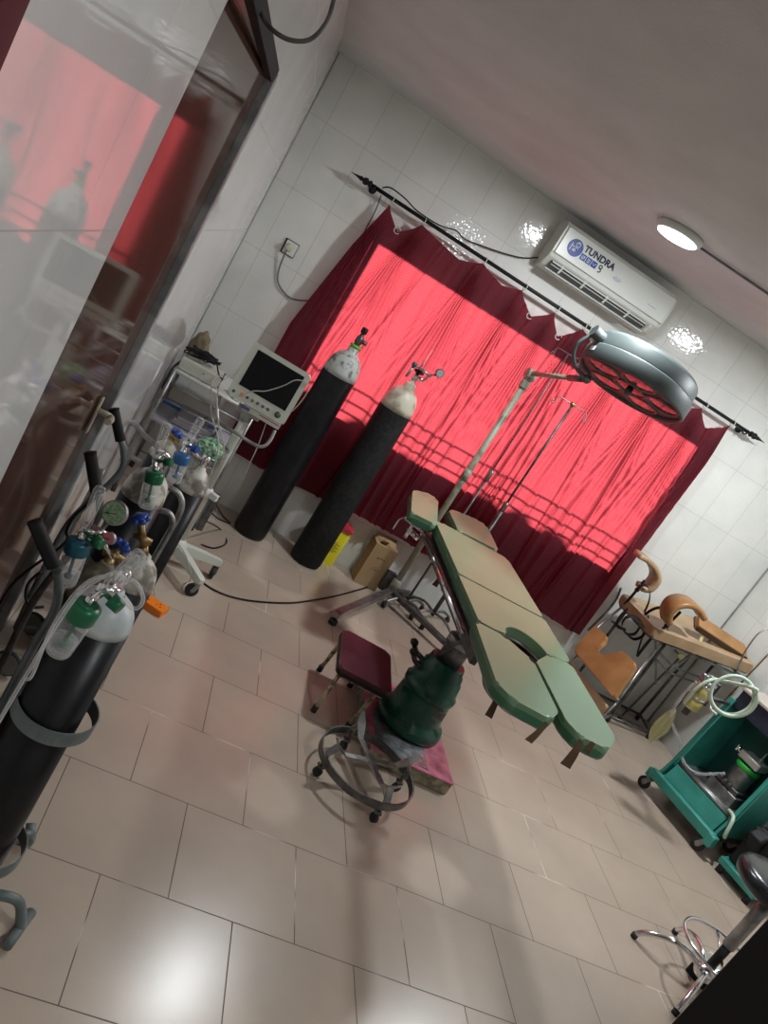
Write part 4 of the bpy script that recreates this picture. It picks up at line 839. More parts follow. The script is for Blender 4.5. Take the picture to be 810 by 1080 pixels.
# ================================================================ oxygen cylinders with regulators, in hand carts
def oxy(c, r, zs, zt, label, sh_mat, reg=None, wheel=None, base=.02, sname='shoulder', stem=None):
    """c: axis point; zs/zt: where the shoulder starts / ends.  reg: dict of humidifier, tube and gauge places"""
    t = thing('oxygen_cylinder', label, 'gas cylinder', (c[0], c[1], 0), 'oxygen cylinders along the left wall')
    h = zt - zs; m = MB(); m.lathe([(r * .85, base), (r * .97, base + .008), (r, base + .03), (r, zs)], (c[0], c[1], 0), n=44); m.build('cylinder_body', BLACK_CYL, t)
    m = MB(); m.lathe([(r * 1.001, zs - .001), (r * .99, zs + h * .2), (r * .92, zs + h * .48), (r * .78, zs + h * .72), (r * .55, zs + h * .9), (r * .34, zs + h), (r * .30, zs + h + .012), (r * .24, zs + h + .015)], (c[0], c[1], 0), n=44); m.build(sname, sh_mat, t)
    top = V((c[0], c[1], zt + .012)); vt = None
    m = MB(); vz = top
    if wheel:
        wp = V(wheel); dv_ = (wp - top); m.cyl(top - V((0, 0, .01)), top + dv_ * .25, .017, .014, n=16); m.cyl(top + dv_ * .22, top + dv_ * .9, .013, .010, n=14); m.cyl(top + dv_ * .45 + V((-.03, 0, 0)), top + dv_ * .45 + V((.03, 0, 0)), .011, n=12)
        vt = m.build('valve', BRASS, t); ax = dv_.normalized(); u, w_, _ = frame(ax)
        m = MB(); m.lathe([(.016, -.012), (.020, -.006), (.020, .010), (.010, .015), (.0, .016)], wp, ax, 18)
        for k in range(6): a = k * math.tau / 6; m.ball(wp + (u * math.cos(a) + w_ * math.sin(a)) * .020, .0105, 10)
        m.build('hand_wheel', BLUE, vt)
    else:
        m.lathe([(.018, -.01), (.015, .02), (.019, .025), (.017, .05), (.008, .055)], top, n=16); vt = m.build('valve', CHROME, t)
    if reg:
        cap, bot, ft0, ft1 = [V(p) for p in reg['pts']]; br_ = reg.get('r', .030)
        ax = (bot - cap).normalized(); Lb = (bot - cap).length; body = V(reg.get('body', top.lerp(cap, .5) + V((0, 0, .03))))
        m = MB(); m.cyl(top + V((0, 0, .02)), body, .008, n=12); m.cyl(body + V((-.022, 0, 0)), body + V((.022, 0, 0)), .014, n=16); m.ball(body, .017, 14); m.cyl(body, ft0, .007, n=10)
        m.cyl(ft0, cap - ax * .012, .008, .010, n=12); m.cyl(cap - ax * .03, cap - ax * .008, .011, n=14); m.build('regulator', CHROME, t)
        m = MB(); n_ = 40
        m.lathe([(br_ * .75, -.012), (br_ * 1.05, -.008), (br_ * 1.1, -.0), (br_ * 1.1, .026), (br_ * 1.02, .030)], cap, ax, 40); hb_ = m.build('humidifier_cap', reg['cap'], t)
        m = MB(); m.lathe([(br_ * .98, .028), (br_, .034), (br_ * .97, Lb * .6), (br_ * .93, Lb * .93), (br_ * .8, Lb), (.0, Lb + .002)], cap, ax, 36); jr = m.build('humidifier_jar', CLEAR, t)
        m = MB(); m.lathe([(.0, Lb * .66), (br_ * .86, Lb * .66), (br_ * .86, Lb * .94), (0, Lb * .96)], cap, ax, 30); m.build('water', WATER, jr)
        m = MB(); m.cyl(cap + ax * .02, cap + ax * Lb * .8, .0045, n=10); m.lathe([(.007, Lb * .72), (.011, Lb * .76), (.011, Lb * .82), (.006, Lb * .84)], cap, ax, 14); m.build('bubble_stem', reg['cap'], jr)
        a2 = (ft1 - ft0).normalized(); L2 = (ft1 - ft0).length
        m = MB(); m.lathe([(.009, 0), (.0125, .01), (.0145, .03), (.0165, L2 - .014), (.013, L2 - .003), (.006, L2)], ft0, a2, 22); fl = m.build('flow_tube', CLEAR, t)
        m = MB(); m.lathe([(.006, .012), (.008, L2 * .5), (.0085, L2 * .85), (.004, L2 * .9)], ft0, a2, 14); m.build('inner_tube', CLEAR, fl)
        m = MB(); m.ball(ft0 + a2 * .025, .0045, 8); m.build('float_ball', BLACKP, fl)
        if 'knob' in reg:
            kp = V(reg['knob']); kd = (kp - ft0).normalized()
            m = MB(); m.cyl(ft0, kp, .006, n=10); m.cyl(kp - kd * .004, kp + kd * .022, .016, .0145, n=16); m.build('flow_knob', reg.get('knobm', reg['cap']), t)
        for gp, rr, face in reg.get('gauges', []):
            gp = V(gp); gd = (CAMP - gp); gd.z *= .6; gd.x -= .6; gd.normalize()
            m = MB(); m.cyl(body, gp - gd * .01, .006, n=8); m.lathe([(rr * .9, -.018), (rr, -.012), (rr, .004), (rr * .93, .005)], gp, gd, 30); gg = m.build('pressure_gauge', STEEL, t)
            m = MB(); m.cyl(gp + gd * .005, gp + gd * .0062, rr * .88, n=28); m.build('dial', face, gg)
            u, w_, _ = frame(gd); m = MB(); m.strip([gp + gd * .0072 - u * rr * .2, gp + gd * .0072 + (u * .6 + w_ * .3) * rr], w_ * .0012, .0003); m.build('needle', BLACKP, gg)
    return t
DIALG = mottle(mat('green_dial', (.1, .25, .1), .3), (.05, .16, .05), (.32, .42, .28), 90)
DIALP = mat('pink_dial', (.5, .16, .18), .3)
y1 = -3.47
oxy((.30, -3.36), .073, .835, .912, 'nearest black oxygen cylinder with silver-white shoulder and green humidifier', SILVERWHITE,
    dict(pts=[aty(90, 641, y1), aty(60, 688, y1), aty(109, 624, y1), aty(150, 582, y1)], r=.030, cap=GREENP, body=aty(114, 622, -3.43), knob=aty(119, 634, -3.48)), base=.09)
y2 = -2.98
oxy((.25, -2.92), .066, .63, .735, 'oxygen cylinder with scaly brown shoulder and teal humidifier', BROWN_ROUGH,
    dict(pts=[aty(83, 573, y2), aty(69, 616, y2), aty(88, 560, y2), aty(107, 513, y2)], r=.030, cap=TBLUE, body=aty(104, 562, -2.94), knob=aty(101, 570, -3.0), knobm=GREENP,
         gauges=[(aty(121, 541, -2.95), .034, DIALG), (aty(115, 568, -2.97), .017, DIALP)]), wheel=aty(127, 576, -2.86), base=.03)
oxy((.33, -2.62), .075, .57, .665, 'oxygen cylinder with flaking white shoulder half hidden behind the nearest one', WHITE_WORN, None, wheel=aty(148, 547, -2.66), base=.03)
y4 = -2.33
oxy((.232, -2.23), .078, .69, .80, 'oxygen cylinder with flaking white shoulder and bright green humidifier cap', WHITE_WORN,
    dict(pts=[aty(163, 500, y4), aty(154, 535, y4), aty(163, 485, y4), aty(177, 446, y4)], r=.031, cap=GREENP, body=aty(172, 480, -2.28), knob=aty(175, 487, -2.34)), base=.03)
y5 = -1.95
oxy((.375, -1.84), .066, .66, .755, 'oxygen cylinder with flaking white shoulder and sky blue humidifier cap', WHITE_WORN,
    dict(pts=[aty(192, 481, y5), aty(183, 508, y5), aty(196, 470, y5), aty(213, 441, y5)], r=.030, cap=BLUECAP, body=aty(198, 470, -1.9), knob=aty(204, 473, -1.97), knobm=BLUE), base=.03)
oxy((.215, -1.76), .055, .70, .77, 'farthest oxygen cylinder with brass valve and blue hand wheel, near the trolley', CREAM_WORN, None, wheel=aty(187, 457, -1.76), base=.03)
gc_ = aty(217, 455, -.56)
gh = thing('grey_hose_coil', 'grey hose with blue end connectors on the lower shelf of the corner trolley', 'hose', (gc_.x, gc_.y, .51))
m = MB(); m.torus((gc_.x, gc_.y, .575), .055, .0065, (.2, 1, .1), 40, 10, -.6, 4.2); m.build('hose_tube', DSTEEL, gh)
for px_, py_ in ((209, 441), (221, 450)):
    p_ = aty(px_, py_, -.56); m = MB(); m.cyl(p_ - V((.012, 0, 0)), p_ + V((.014, 0, .004)), .012, .009, n=14); m.cyl(p_ + V((.010, 0, 0)), p_ + V((.03, 0, .004)), .006, n=10); m.build('blue_connector', BLUECAP, gh)

def grip(parent, p0, p1, m_=BLACKP):
    p0, p1 = V(p0), V(p1); d_ = (p1 - p0); L_ = d_.length; m = MB()
    prof = [(.013, 0)]
    for k in range(14): prof += [(.0175, L_ * (k + .15) / 14), (.0163, L_ * (k + .85) / 14)]
    prof += [(.0185, L_ * .985), (.0175, L_), (.0, L_ + .001)]
    m.lathe(prof, p0, d_, 20); return m.build('handle_grip', m_, parent)
# cart of the nearest cylinder
def cart(label, c, r, pole, gr, band=(.56,), wheels=(), mt=GREYPAINT, foot=None, bandm=None):
    t = thing('cylinder_cart', label, 'hand cart', (c[0], c[1], 0), 'cylinder hand carts along the left wall')
    m = MB(); m.tube(pole, .011, 12); m.build('pole', mt, t)
    grip(t, gr[0], gr[1])
    for z in band:
        m = MB(); n = 44; vs = []; fs = []; rr = r + .012
        for i in range(n):
            a = 2 * math.pi * i / n
            for q, zz in ((rr, z - .019), (rr + .003, z - .019), (rr + .003, z + .019), (rr, z + .019)): vs.append((c[0] + .012 + q * math.cos(a), c[1] + q * math.sin(a), zz))
        for i in range(n):
            for k in range(4): fs.append((4 * i + k, 4 * i + (k + 1) % 4, 4 * ((i + 1) % n) + (k + 1) % 4, 4 * ((i + 1) % n) + k))
        m.add(vs, fs, False); m.build('clamp_band', mt, t)
    m = MB(); m.cyl((c[0], c[1], .045 if foot else .012), (c[0], c[1], .055 if foot else .022), r * .95, n=30); m.tube([(c[0], c[1], .05 if foot else .017), (c[0] - r * .7, c[1] + r * .8, .05 if foot else .017), pole[-1]], .010, 8, smooth=False); m.build('base_plate', mt, t)
    for wv in wheels:
        wv = V(wv); R_ = wv.z; m = MB(); m.torus(wv, R_ - .009, .009, (.25, 1, 0), 34, 10); wl = m.build('wheel', RUBBER, t)
        m = MB(); m.lathe([(R_ * .85, -.010), (R_ * .86, .010), (R_ * .4, .014), (0, .014)], wv, (.25, 1, 0), 28); m.build('wheel_disc', mat('grey_wheel_disc', (.17, .18, .16), .5) if 'grey_wheel_disc' not in bpy.data.materials else bpy.data.materials['grey_wheel_disc'], wl)
    if foot:
        for pts, e0, e1 in foot:
            m = MB(); m.tube(pts, .013, 12); ft = m.build('curved_foot', mt, t)
            m = MB(); m.cyl(e0, e1, .0135, n=16); m.build('foot_bar', mt, ft)
    return t
c1 = (.30, -3.36); pl_ = [aty(60, 602, -3.24), aty(62, 618, -3.22), aty(57, 645, -3.21), V((.195, -3.22, .60)), V((.19, -3.22, .3)), V((.19, -3.22, .08))]
f0 = atz(33, 962, .016); f1 = atz(7, 998, .016)
cart('grey cart with curved feet holding the nearest oxygen cylinder', c1, .080, pl_, (aty(57, 598, -3.24), aty(36, 549, -3.24)), band=(.58, .16),
     foot=[([V((.33, -3.42, .06)), V((.40, -3.43, .10)), V((.45, -3.42, .085)), (f0 + f1) / 2 + V((0, 0, .006))], f0, f1), ([V((.33, -3.28, .06)), V((.40, -3.22, .09)), atz(31, 888, .02)], atz(33, 868, .05), atz(30, 890, .016))], wheels=[(.12, -3.2, .05)])
c2 = (.25, -2.92)
cart('grey cart with a black ribbed grip behind the teal humidifier', c2, .066, [aty(103, 520, -2.80), aty(105, 532, -2.80), aty(98, 555, -2.80), V((.115, -2.80, .5)), V((.112, -2.79, .25)), V((.11, -2.76, .06))], (aty(102, 521, -2.80), aty(95, 477, -2.80)), band=(.42,), wheels=[(.105, -2.52, .048)], mt=DSTEEL)
cart('grey cart with the farthest black grip beside the door frame', (.232, -2.23), .078, [aty(127, 464, -2.36), aty(130, 475, -2.36), aty(125, 500, -2.36), V((.065, -2.38, .55)), V((.06, -2.38, .3)), V((.06, -2.33, .06))], (aty(127, 465, -2.36), aty(120, 431, -2.36)), band=(.40,), wheels=[(.10, -2.24, .048)])
# tubular rack around the far cylinders
rk = thing('tube_rack', 'grey tubular rack with rounded loops around the far oxygen cylinders', 'rack', (.33, -2.1, 0))
ys = -2.02
m = MB(); m.tube([aty(178, 514, ys), aty(188, 520, ys), aty(192, 531, ys), aty(188, 545, ys), aty(178, 562, ys), V((.375, ys - .02, .25)), V((.375, ys - .02, .03))], .012, 12); m.tube([V((.375, ys - .02, .03)), V((.37, ys - .25, .02)), V((.36, ys - .5, .02))], .012, 10); m.build('front_loop', STEEL, rk)
m = MB(); m.tube([aty(168, 538, -2.14), aty(178, 541, -2.14), aty(182, 550, -2.14), aty(176, 566, -2.14), V((.37, -2.16, .2)), V((.37, -2.16, .02))], .011, 12); m.build('inner_loop', STEEL, rk)
m = MB(); m.tube([aty(135, 446, -1.95), aty(142, 447, -1.95), aty(152, 459, -1.96), aty(168, 476, -1.98), V((.25, -1.98, .68))], .011, 12); m.build('upper_loop', STEEL, rk)
m = MB(); m.tube([aty(135, 446, -1.95), aty(130, 455, -1.97), aty(132, 470, -1.98), aty(140, 482, -1.99), aty(150, 488, -2.0)], .011, 12); m.tube([V((.05, -1.98, .62)), V((.045, -1.98, .3)), V((.045, -1.98, .02))], .011, 10); m.build('side_loop', STEEL, rk)
# clear tubing of the nearest regulator
y_ = -3.5
lead([aty(132, 612, y_), aty(124, 604, y_), aty(110, 608, y_), aty(85, 624, y_), aty(62, 655, -3.52), aty(36, 698, -3.52), aty(14, 735, -3.52), aty(-12, 780, -3.52)], .0042, TUBING, 'oxygen_tubing', 'clear tubing running from the nearest regulator down past the black grip', 'tubing')
lead([aty(130, 616, y_), aty(138, 612, y_), aty(146, 618, y_), aty(151, 632, y_), aty(146, 641, y_), aty(137, 640, y_), aty(130, 630, y_)], .0042, TUBING, 'oxygen_tubing', 'short loop of clear tubing right of the nearest flow tube', 'tubing')
lead([aty(118, 606, y_), aty(95, 612, y_), aty(74, 632, y_), aty(52, 668, -3.53), aty(34, 712, -3.53), aty(26, 716, -3.53)], .0036, TUBING, 'oxygen_tubing', 'second clear tube hanging beside the green humidifier jar', 'tubing')
lead([aty(100, 520, -2.78), aty(94, 530, -2.75), aty(78, 545, -2.74), aty(70, 560, -2.74), aty(66, 575, -2.74), V((.03, -2.74, .45)), V((.03, -2.7, .2)), V((.035, -2.62, .02))], .0045, BLACKP, 'wall_lead', 'thin black lead hanging along the wall behind the teal humidifier')
lead([aty(43, 603, -2.6), aty(30, 615, -2.6), aty(27, 630, -2.6), aty(34, 640, -2.6), aty(46, 640, -2.58)], .005, BLACKP, 'wall_lead', 'black lead curving behind the nearest black grip')
# ================================================================ teal suction machine on castors
A_ = atz(733, 898, 0); B_ = atz(677, 832, 0); A_.z = B_.z = 0; fd = (A_ - B_).normalized(); ind = V((-fd.y, fd.x, 0))
if ind.x < 0: ind = -ind
SO = B_ + ind * .01; SWd = (A_ - B_).length
def S(u, v, z): return SO + fd * u + ind * v + V((0, 0, z))
SX = basis(fd, ind, V((0, 0, 1)), SO)
sm = thing('suction_machine', 'teal suction machine on castors with a pump on its shelf, near the right wall', 'suction machine', SO)
W2 = SWd
m = MB(); m.box((0, 0, 0), (W2 + .05, .045, .06), .006, Mx=SX @ M4.Translation((W2 / 2, .0, .125))); m.box((0, 0, 0), (.055, .055, .075), .008, Mx=SX @ M4.Translation((W2 + .02, .0, .112))); m.box((0, 0, 0), (.05, .05, .06), .008, Mx=SX @ M4.Translation((-.02, .0, .115))); m.build('front_beam', TEAL, sm)
m = MB(); m.box((0, 0, 0), (W2, .40, .04), .004, Mx=SX @ M4.Translation((W2 / 2, .22, .11))); m.build('bottom_tray', DSTEEL, sm)
m = MB(); m.box((0, 0, 0), (W2 - .05, .012, .11), .002, seg=1, Mx=SX @ M4.Translation((W2 / 2, .07, .195)) @ M4.Rotation(-.35, 4, 'X')); m.build('front_panel', TEAL, sm)
m = MB(); m.cyl(S(.03, .095, .262), S(W2 - .03, .095, .262), .013, n=16); m.cyl(S(.03, .135, .262), S(W2 - .03, .135, .262), .008, n=12); m.build('shelf_rail', STEEL, sm)
m = MB(); m.box((0, 0, 0), (W2 - .02, .33, .012), .002, seg=1, Mx=SX @ M4.Translation((W2 / 2, .26, .25))); m.build('pump_shelf', STEEL, sm)
for u_, nm in ((.0, 'side_panel'), (W2, 'side_panel')):
    m = MB(); n = [(.03, .14), (.42, .14), (.42, .78), (.20, .78), (.14, .70), (.08, .30)]
    for s in (0,):
        m.add([S(u_ - .009, v, z) for v, z in n] + [S(u_ + .009, v, z) for v, z in n], [(i, (i + 1) % 6, 6 + (i + 1) % 6, 6 + i) for i in range(6)] + [tuple(range(6)), tuple(range(11, 5, -1))], False)
    m.box((0, 0, 0), (.04, .02, .55), .003, Mx=SX @ M4.Translation((u_, .125, .50)) @ M4.Rotation(-.12, 4, 'X'))
    m.build(nm, TEAL, sm)
m = MB(); m.box((0, 0, 0), (W2 - .01, .014, .62), .002, seg=1, Mx=SX @ M4.Translation((W2 / 2, .42, .47))); m.build('back_panel', mat('deep_teal', (.01, .10, .085), .5), sm)
m = MB(); m.box((0, 0, 0), (W2 + .03, .26, .12), .006, Mx=SX @ M4.Translation((W2 / 2 + .02, .30, .79))); m.build('control_box', NAVY, sm)
m = MB(); m.box((0, 0, 0), (W2 + .05, .29, .022), .006, Mx=SX @ M4.Translation((W2 / 2 + .02, .30, .86))); m.build('top_board', mat('worn_beige_board', (.42, .37, .32), .5), sm)
for u_, v_ in ((0, .0), (W2, .0), (.02, .38), (W2 - .02, .38)):
    caster(sm, S(u_, v_, .095), .040, (-fd - ind * .25), .020)
# pump
pm_ = thing('vacuum_pump', 'grey and green electric pump on the shelf of the teal machine', 'pump', S(W2 * .56, .29, .326))
m = MB(); m.box((0, 0, 0), (.20, .18, .07), .004, Mx=SX @ M4.Translation((W2 * .56, .29, .29))); m.build('plinth', STEEL, sm)
PX = SX @ M4.Translation((W2 * .56, .29, .326))
m = MB(); m.box((0, 0, 0), (.17, .15, .03), .006, Mx=PX @ M4.Translation((0, 0, .015))); m.build('pump_foot', DSTEEL, pm_)
m = MB(); pc = PX @ V((0, 0, .03))
prof = [(.068, 0)]
for k in range(9): prof += [(.074, .006 + k * .011), (.066, .011 + k * .011)]
prof += [(.07, .108), (.07, .13), (.06, .14)]
m.lathe(prof, pc, n=36); m.build('ribbed_motor', STEEL, pm_)
m = MB(); m.lathe([(.073, .118), (.075, .122), (.075, .146), (.07, .15)], pc, n=36); lab(m.build('green_band', mat('bright_green_band', (.02, .32, .04), .35), pm_), 'bright green band')
m = MB(); m.box((0, 0, 0), (.15, .12, .05), .01, Mx=PX @ M4.Translation((0, 0, .215))); m.build('pump_head', mat('silver_cover', (.62, .64, .63), .3, .6), pm_)
m = MB(); m.cyl(PX @ V((.03, 0, .24)), PX @ V((.03, 0, .31)), .004, n=8); m.cyl(PX @ V((.03, 0, .24)), PX @ V((.03, 0, .26)), .012, n=12); m.build('top_spindle', STEEL, pm_)
for k in range(3):
    m = MB(); m.cyl(PX @ V((-.05 + k * .035, -.076, .03)), PX @ V((-.05 + k * .035, -.10, .03)), .013, n=14); m.cyl(PX @ V((-.05 + k * .035, -.10, .03)), PX @ V((-.05 + k * .035, -.105, .03)), .007, n=10); m.build('port', DSTEEL, pm_)
m = MB(); m.cyl(PX @ V((-.06, -.02, .2)), PX @ V((-.13, -.03, .22)), .008, n=10); m.cyl(PX @ V((-.11, -.028, .2)), PX @ V((-.11, -.028, .24)), .010, n=10); m.build('inlet_pipe', CHROME, pm_)
# yellowed jar with fittings, left of the machine
jc = at(738, 732, 1, -1.22)
jr = thing('suction_jar', 'yellowed suction jar with metal fittings on the left side of the teal machine', 'jar', jc)
m = MB(); m.lathe([(.045, -.10), (.050, -.095), (.050, -.03), (.047, -.028), (.047, -.018), (.050, -.016), (.050, .06), (.04, .065)], jc, n=30); m.build('jar_body', YELLOWJAR, jr)
for z in (-.023, .063): m = MB(); m.lathe([(.053, z - .006), (.054, z), (.053, z + .006)], jc, n=30); m.build('metal_band', CHROME, jr)
m = MB(); m.lathe([(.052, .065), (.054, .07), (.05, .095), (.02, .10)], jc, n=26); m.box(jc + V((0, 0, .115)), (.06, .04, .035), .006, rz=.4); m.cyl(jc + V((-.05, 0, .11)), jc + V((.06, .01, .12)), .012, n=14); m.ball(jc + V((-.055, 0, .11)), .017, 12); m.build('lid_fittings', STEEL, jr)
m = MB(); m.cyl(jc + V((.03, .0, -.0)), S(.0, .2, jc.z), .012, n=12); m.box(jc + V((.06, .0, .03)), (.03, .03, .16), .005, rz=.3); m.cyl(jc + V((.0, 0, -.10)), jc + V((0, 0, -.15)), .02, n=16); m.build('bracket', DSTEEL, jr)
m = MB(); m.cyl(jc + V((.06, -.08, -.03)), jc + V((.10, -.09, -.035)), .008, n=10); m.cyl(jc + V((.085, -.02, -.02)), jc + V((.06, -.08, -.03)), .006, n=10); m.build('outlet_spout', WHITE, jr)
# coiled pale hose
hc_ = at(771, 732, 1, -1.42); hq = []
eu, ew, ea = frame(V((-.38, -.86, .12)))
for k in range(44):
    a = .4 + k * .235; rr = .112 + .004 * math.sin(k * .5); hq.append(hc_ + (eu * math.cos(a) + ew * math.sin(a)) * rr + ea * (.0 + k * .0016))
hq += [jc + V((.03, -.03, .14)), jc + V((-.03, -.03, .11)), jc + V((-.07, -.03, .02)), jc + V((-.06, -.02, -.09))]
m = MB(); m.tube(hq, .0105, n=12, sub=3); tag(m.build('suction_hose', HOSE, loc=hc_), 'pale green hose coiled in a ring in front of the teal machine', 'hose')
q = [jc + V((-.07, .0, .06)), jc + V((-.085, .0, -.05)), jc + V((-.06, -.0, -.2)), S(-.03, .06, .36), S(.03, .10, .285), S(.12, .14, .278), PX @ V((-.06, -.05, .05))]
m = MB(); m.tube(q, .0095, n=12); tag(m.build('drain_hose', TUBING, loc=q[0]), 'yellowish clear hose curving from the jar down to the pump', 'hose')
q = [S(W2 - .05, .09, .285), S(W2 + .0, .06, .29), S(W2 + .03, .03, .27), S(W2 + .05, .02, .20), S(W2 + .045, .05, .17)]
m = MB(); m.tube(q, .011, n=12); tag(m.build('short_hose', HOSE, loc=q[0]), 'short pale hose bending over the right corner of the teal machine', 'hose')
# limp yellowish bag hanging from the jar
bb = bmesh.new(); bmesh.ops.create_icosphere(bb, subdivisions=4, radius=1)
for v in bb.verts:
    k = (v.co.z + 1) / 2; wv = .03 + .045 * (1 - k) * (k * 2.2 if k < .4 else 1); v.co = V((v.co.x * wv, v.co.y * .022 * (1 + .3 * math.sin(v.co.x * 8)), v.co.z * .13))
bc_ = jc + V((-.06, .01, -.28)); m = MB(); m.bm(bb, M4.Translation(bc_), True)
tag(m.build('drain_bag', glassy('yellow_film', (.62, .60, .30), .5, .3), loc=bc_), 'limp yellowish plastic bag hanging beside the teal machine', 'bag')
# green and white packet on top board
m = MB(); pk = at(806, 712, 1, -1.35)
tp = S(W2 * .55, .30, .873)
pk = thing('folded_packets', 'green and white packets lying on top of the teal machine', 'packets', tp)
for k, mm in enumerate((mat('packet_green', (.03, .34, .16), .5), WHITE, bpy.data.materials['packet_green'])):
    m = MB(); m.box((0, 0, 0), (.13, .09, .014), .004, Mx=M4.Translation(tp + V((.005 * k, .005 * k, .008 + k * .0145))) @ M4.Rotation(.4 + .25 * k, 4, 'Z')); m.build('packet', mm, pk)
# second teal unit and dark shape right of it
t2 = thing('dark_machine', 'dark equipment with a teal lower panel at the right edge, beside the teal machine', 'machine', S(W2 + .22, .2, 0))
m = MB(); m.box((0, 0, 0), (.22, .34, .26), .02, Mx=SX @ M4.Translation((W2 + .22, .24, .22))); m.box((0, 0, 0), (.10, .12, .2), .02, Mx=SX @ M4.Translation((W2 + .17, .12, .25)) @ M4.Rotation(.5, 4, 'X')); m.build('motor_case', BLACKP, t2)
m = MB(); m.box((0, 0, 0), (.26, .38, .04), .006, Mx=SX @ M4.Translation((W2 + .23, .22, .07))); m.build('tray', TEAL, t2)
for u_, v_ in ((W2 + .13, .06), (W2 + .33, .06), (W2 + .13, .38), (W2 + .33, .38)): m = MB(); p = S(u_, v_, 0); m.cyl((p.x, p.y, 0), (p.x, p.y, .06), .02, n=14); m.build('foot', RUBBER, t2)

# ================================================================ tan delivery couch in the right back corner
cc = V((3.8, -.4, 0))
dc = thing('delivery_couch', 'tubular delivery couch with tan cushions and leg crutches in the right back corner', 'couch', cc)
P1 = V((3.72, -.40, 0)); P2 = V((4.13, -.34, 0)); P3 = V((3.50, -.10, 0)); P4 = V((4.16, -.08, 0))
E0 = V((3.40, -.20, .745)); E1 = V((3.60, -.52, .745)); E2 = V((4.2, -.60, .80)); E3 = V((4.2, -.12, .80))
m = MB()
m.tube([E0, E1], .011, 10, smooth=False); m.tube([E1, E2], .010, 10, smooth=False); m.tube([E0, E3], .010, 10, smooth=False); m.tube([E2, E3], .010, 10, smooth=False); m.tube([(E0 + E1) / 2, (E2 + E3) / 2], .008, 8, smooth=False)
m.build('seat_frame', STEEL, dc)
def leg(a, b, r=.0115, nm='leg'):
    m = MB(); m.tube([a, b], r, 12, smooth=False); lg = m.build(nm, DSTEEL, dc); m = MB(); m.cyl((a[0], a[1], 0), (a[0], a[1], .03), .017, n=12); m.build('rubber_foot', RUBBER, lg)
leg((P1.x, P1.y, .02), (3.64, -.50, .745)); leg((P2.x, P2.y, .02), (4.14, -.40, .80)); leg((P3.x, P3.y, .02), (3.46, -.18, .745)); leg((P4.x, P4.y, .02), (4.16, -.12, .8))
leg((3.90, -.26, .02), (3.80, -.50, .70), .008, 'brace')
m = MB()
for a, b in ((P1, P2), (P1, P3), (P3, P4), (P2, P4), (V((3.55, -.25, 0)), P2)): m.tube([a + V((0, 0, .045)), b + V((0, 0, .045))], .010, 10, smooth=False)
m.build('base_frame', DSTEEL, dc)
m = MB()
for dz in (.0, .05): m.tube([(3.66, -.48, .60 + dz), (3.83, -.46, .55 + dz), (4.13, -.36, .55 + dz)], .007, 8, smooth=False)
m.tube([(3.62, -.42, .70), (3.84, -.42, .42)], .008, 8, smooth=False)
m.build('adjuster_bars', STEEL, dc)
def slab(nm, corners, th, mt, bev=.012, inset=0, extra=None):
    """a padded board through four corners (in order), thickness th behind it"""
    a, b, c, d_ = [V(p) for p in corners]; ux = (b - a + c - d_).normalized(); uy = (d_ - a + c - b); uy = (uy - ux * uy.dot(ux)).normalized(); uz = ux.cross(uy); o = (a + b + c + d_) / 4
    X = basis(ux, uy, uz, o); poly = [((p - o).dot(ux), (p - o).dot(uy)) for p in (a, b, c, d_)]
    if extra: poly = extra(poly)
    m = MB(); m.prism(poly, -th / 2, th / 2, bev, 3, X, .02); return m.build(nm, mt, dc)
slab('mattress', [(3.44, -.60, .775), (4.22, -.62, .885), (4.22, -.10, .905), (3.36, -.16, .785)], .07, TANLITE, .02)
slab('mattress_board', [(3.45, -.59, .735), (4.22, -.61, .845), (4.22, -.11, .865), (3.38, -.17, .742)], .012, DSTEEL, .002)
def ucut(p):
    (ax, ay), (bx_, by), (cx_, cy), (dx_, dy) = p     # a,b bottom; c,d top
    top = lambda t, dn: (dx_ + (cx_ - dx_) * t, dy + (cy - dy) * t - dn)
    H = cy - by; q = [p[0], p[1], p[2]]
    for t, dn in ((.66, 0), (.62, .20), (.56, .42), (.47, .50), (.39, .46), (.35, .2), (.33, 0)): q.append(top(t, dn * H))
    return q + [p[3]]
uc = [atz(606, 688, .40), atz(648, 737, .40), atz(673, 704, .60), atz(628, 660, .60)]
slab('cut_out_cushion', uc, .045, TAN, .012, extra=ucut)
m = MB(); ub = ((uc[3] + uc[2]) / 2)
m.tube([uc[1] + V((.03, 0, -.02)), uc[2] + V((.04, .03, .0)), V((3.60, -.52, .745))], .009, 10, smooth=False); m.tube([uc[0] + V((.03, 0, -.02)), uc[3] + V((.04, .03, .0)), V((3.40, -.20, .745))], .009, 10, smooth=False)
m.tube([uc[0] + V((.035, 0, .0)), uc[1] + V((.035, 0, 0))], .008, 8, smooth=False); m.build('foot_frame', STEEL, dc)
lf = [atz(612, 700, .30) , atz(648, 752, .28), atz(655, 742, .37), atz(614, 692, .38)]
slab('lower_flap', [uc[0] + V((-.02, 0, -.16)), uc[1] + V((-.02, 0, -.16)), uc[1] + V((.0, .0, -.06)), uc[0] + V((.0, .0, -.06))], .03, TANLITE, .008)
m = MB(); m.tube([uc[1] + V((.03, 0, -.02)), uc[1] + V((.01, 0, -.17)), uc[0] + V((.01, 0, -.17)), uc[0] + V((.03, 0, -.02))], .008, 8, smooth=False); m.tube([uc[1] + V((.01, 0, -.17)), P1 + V((0, 0, .06))], .009, 8, smooth=False); m.build('flap_frame', STEEL, dc)
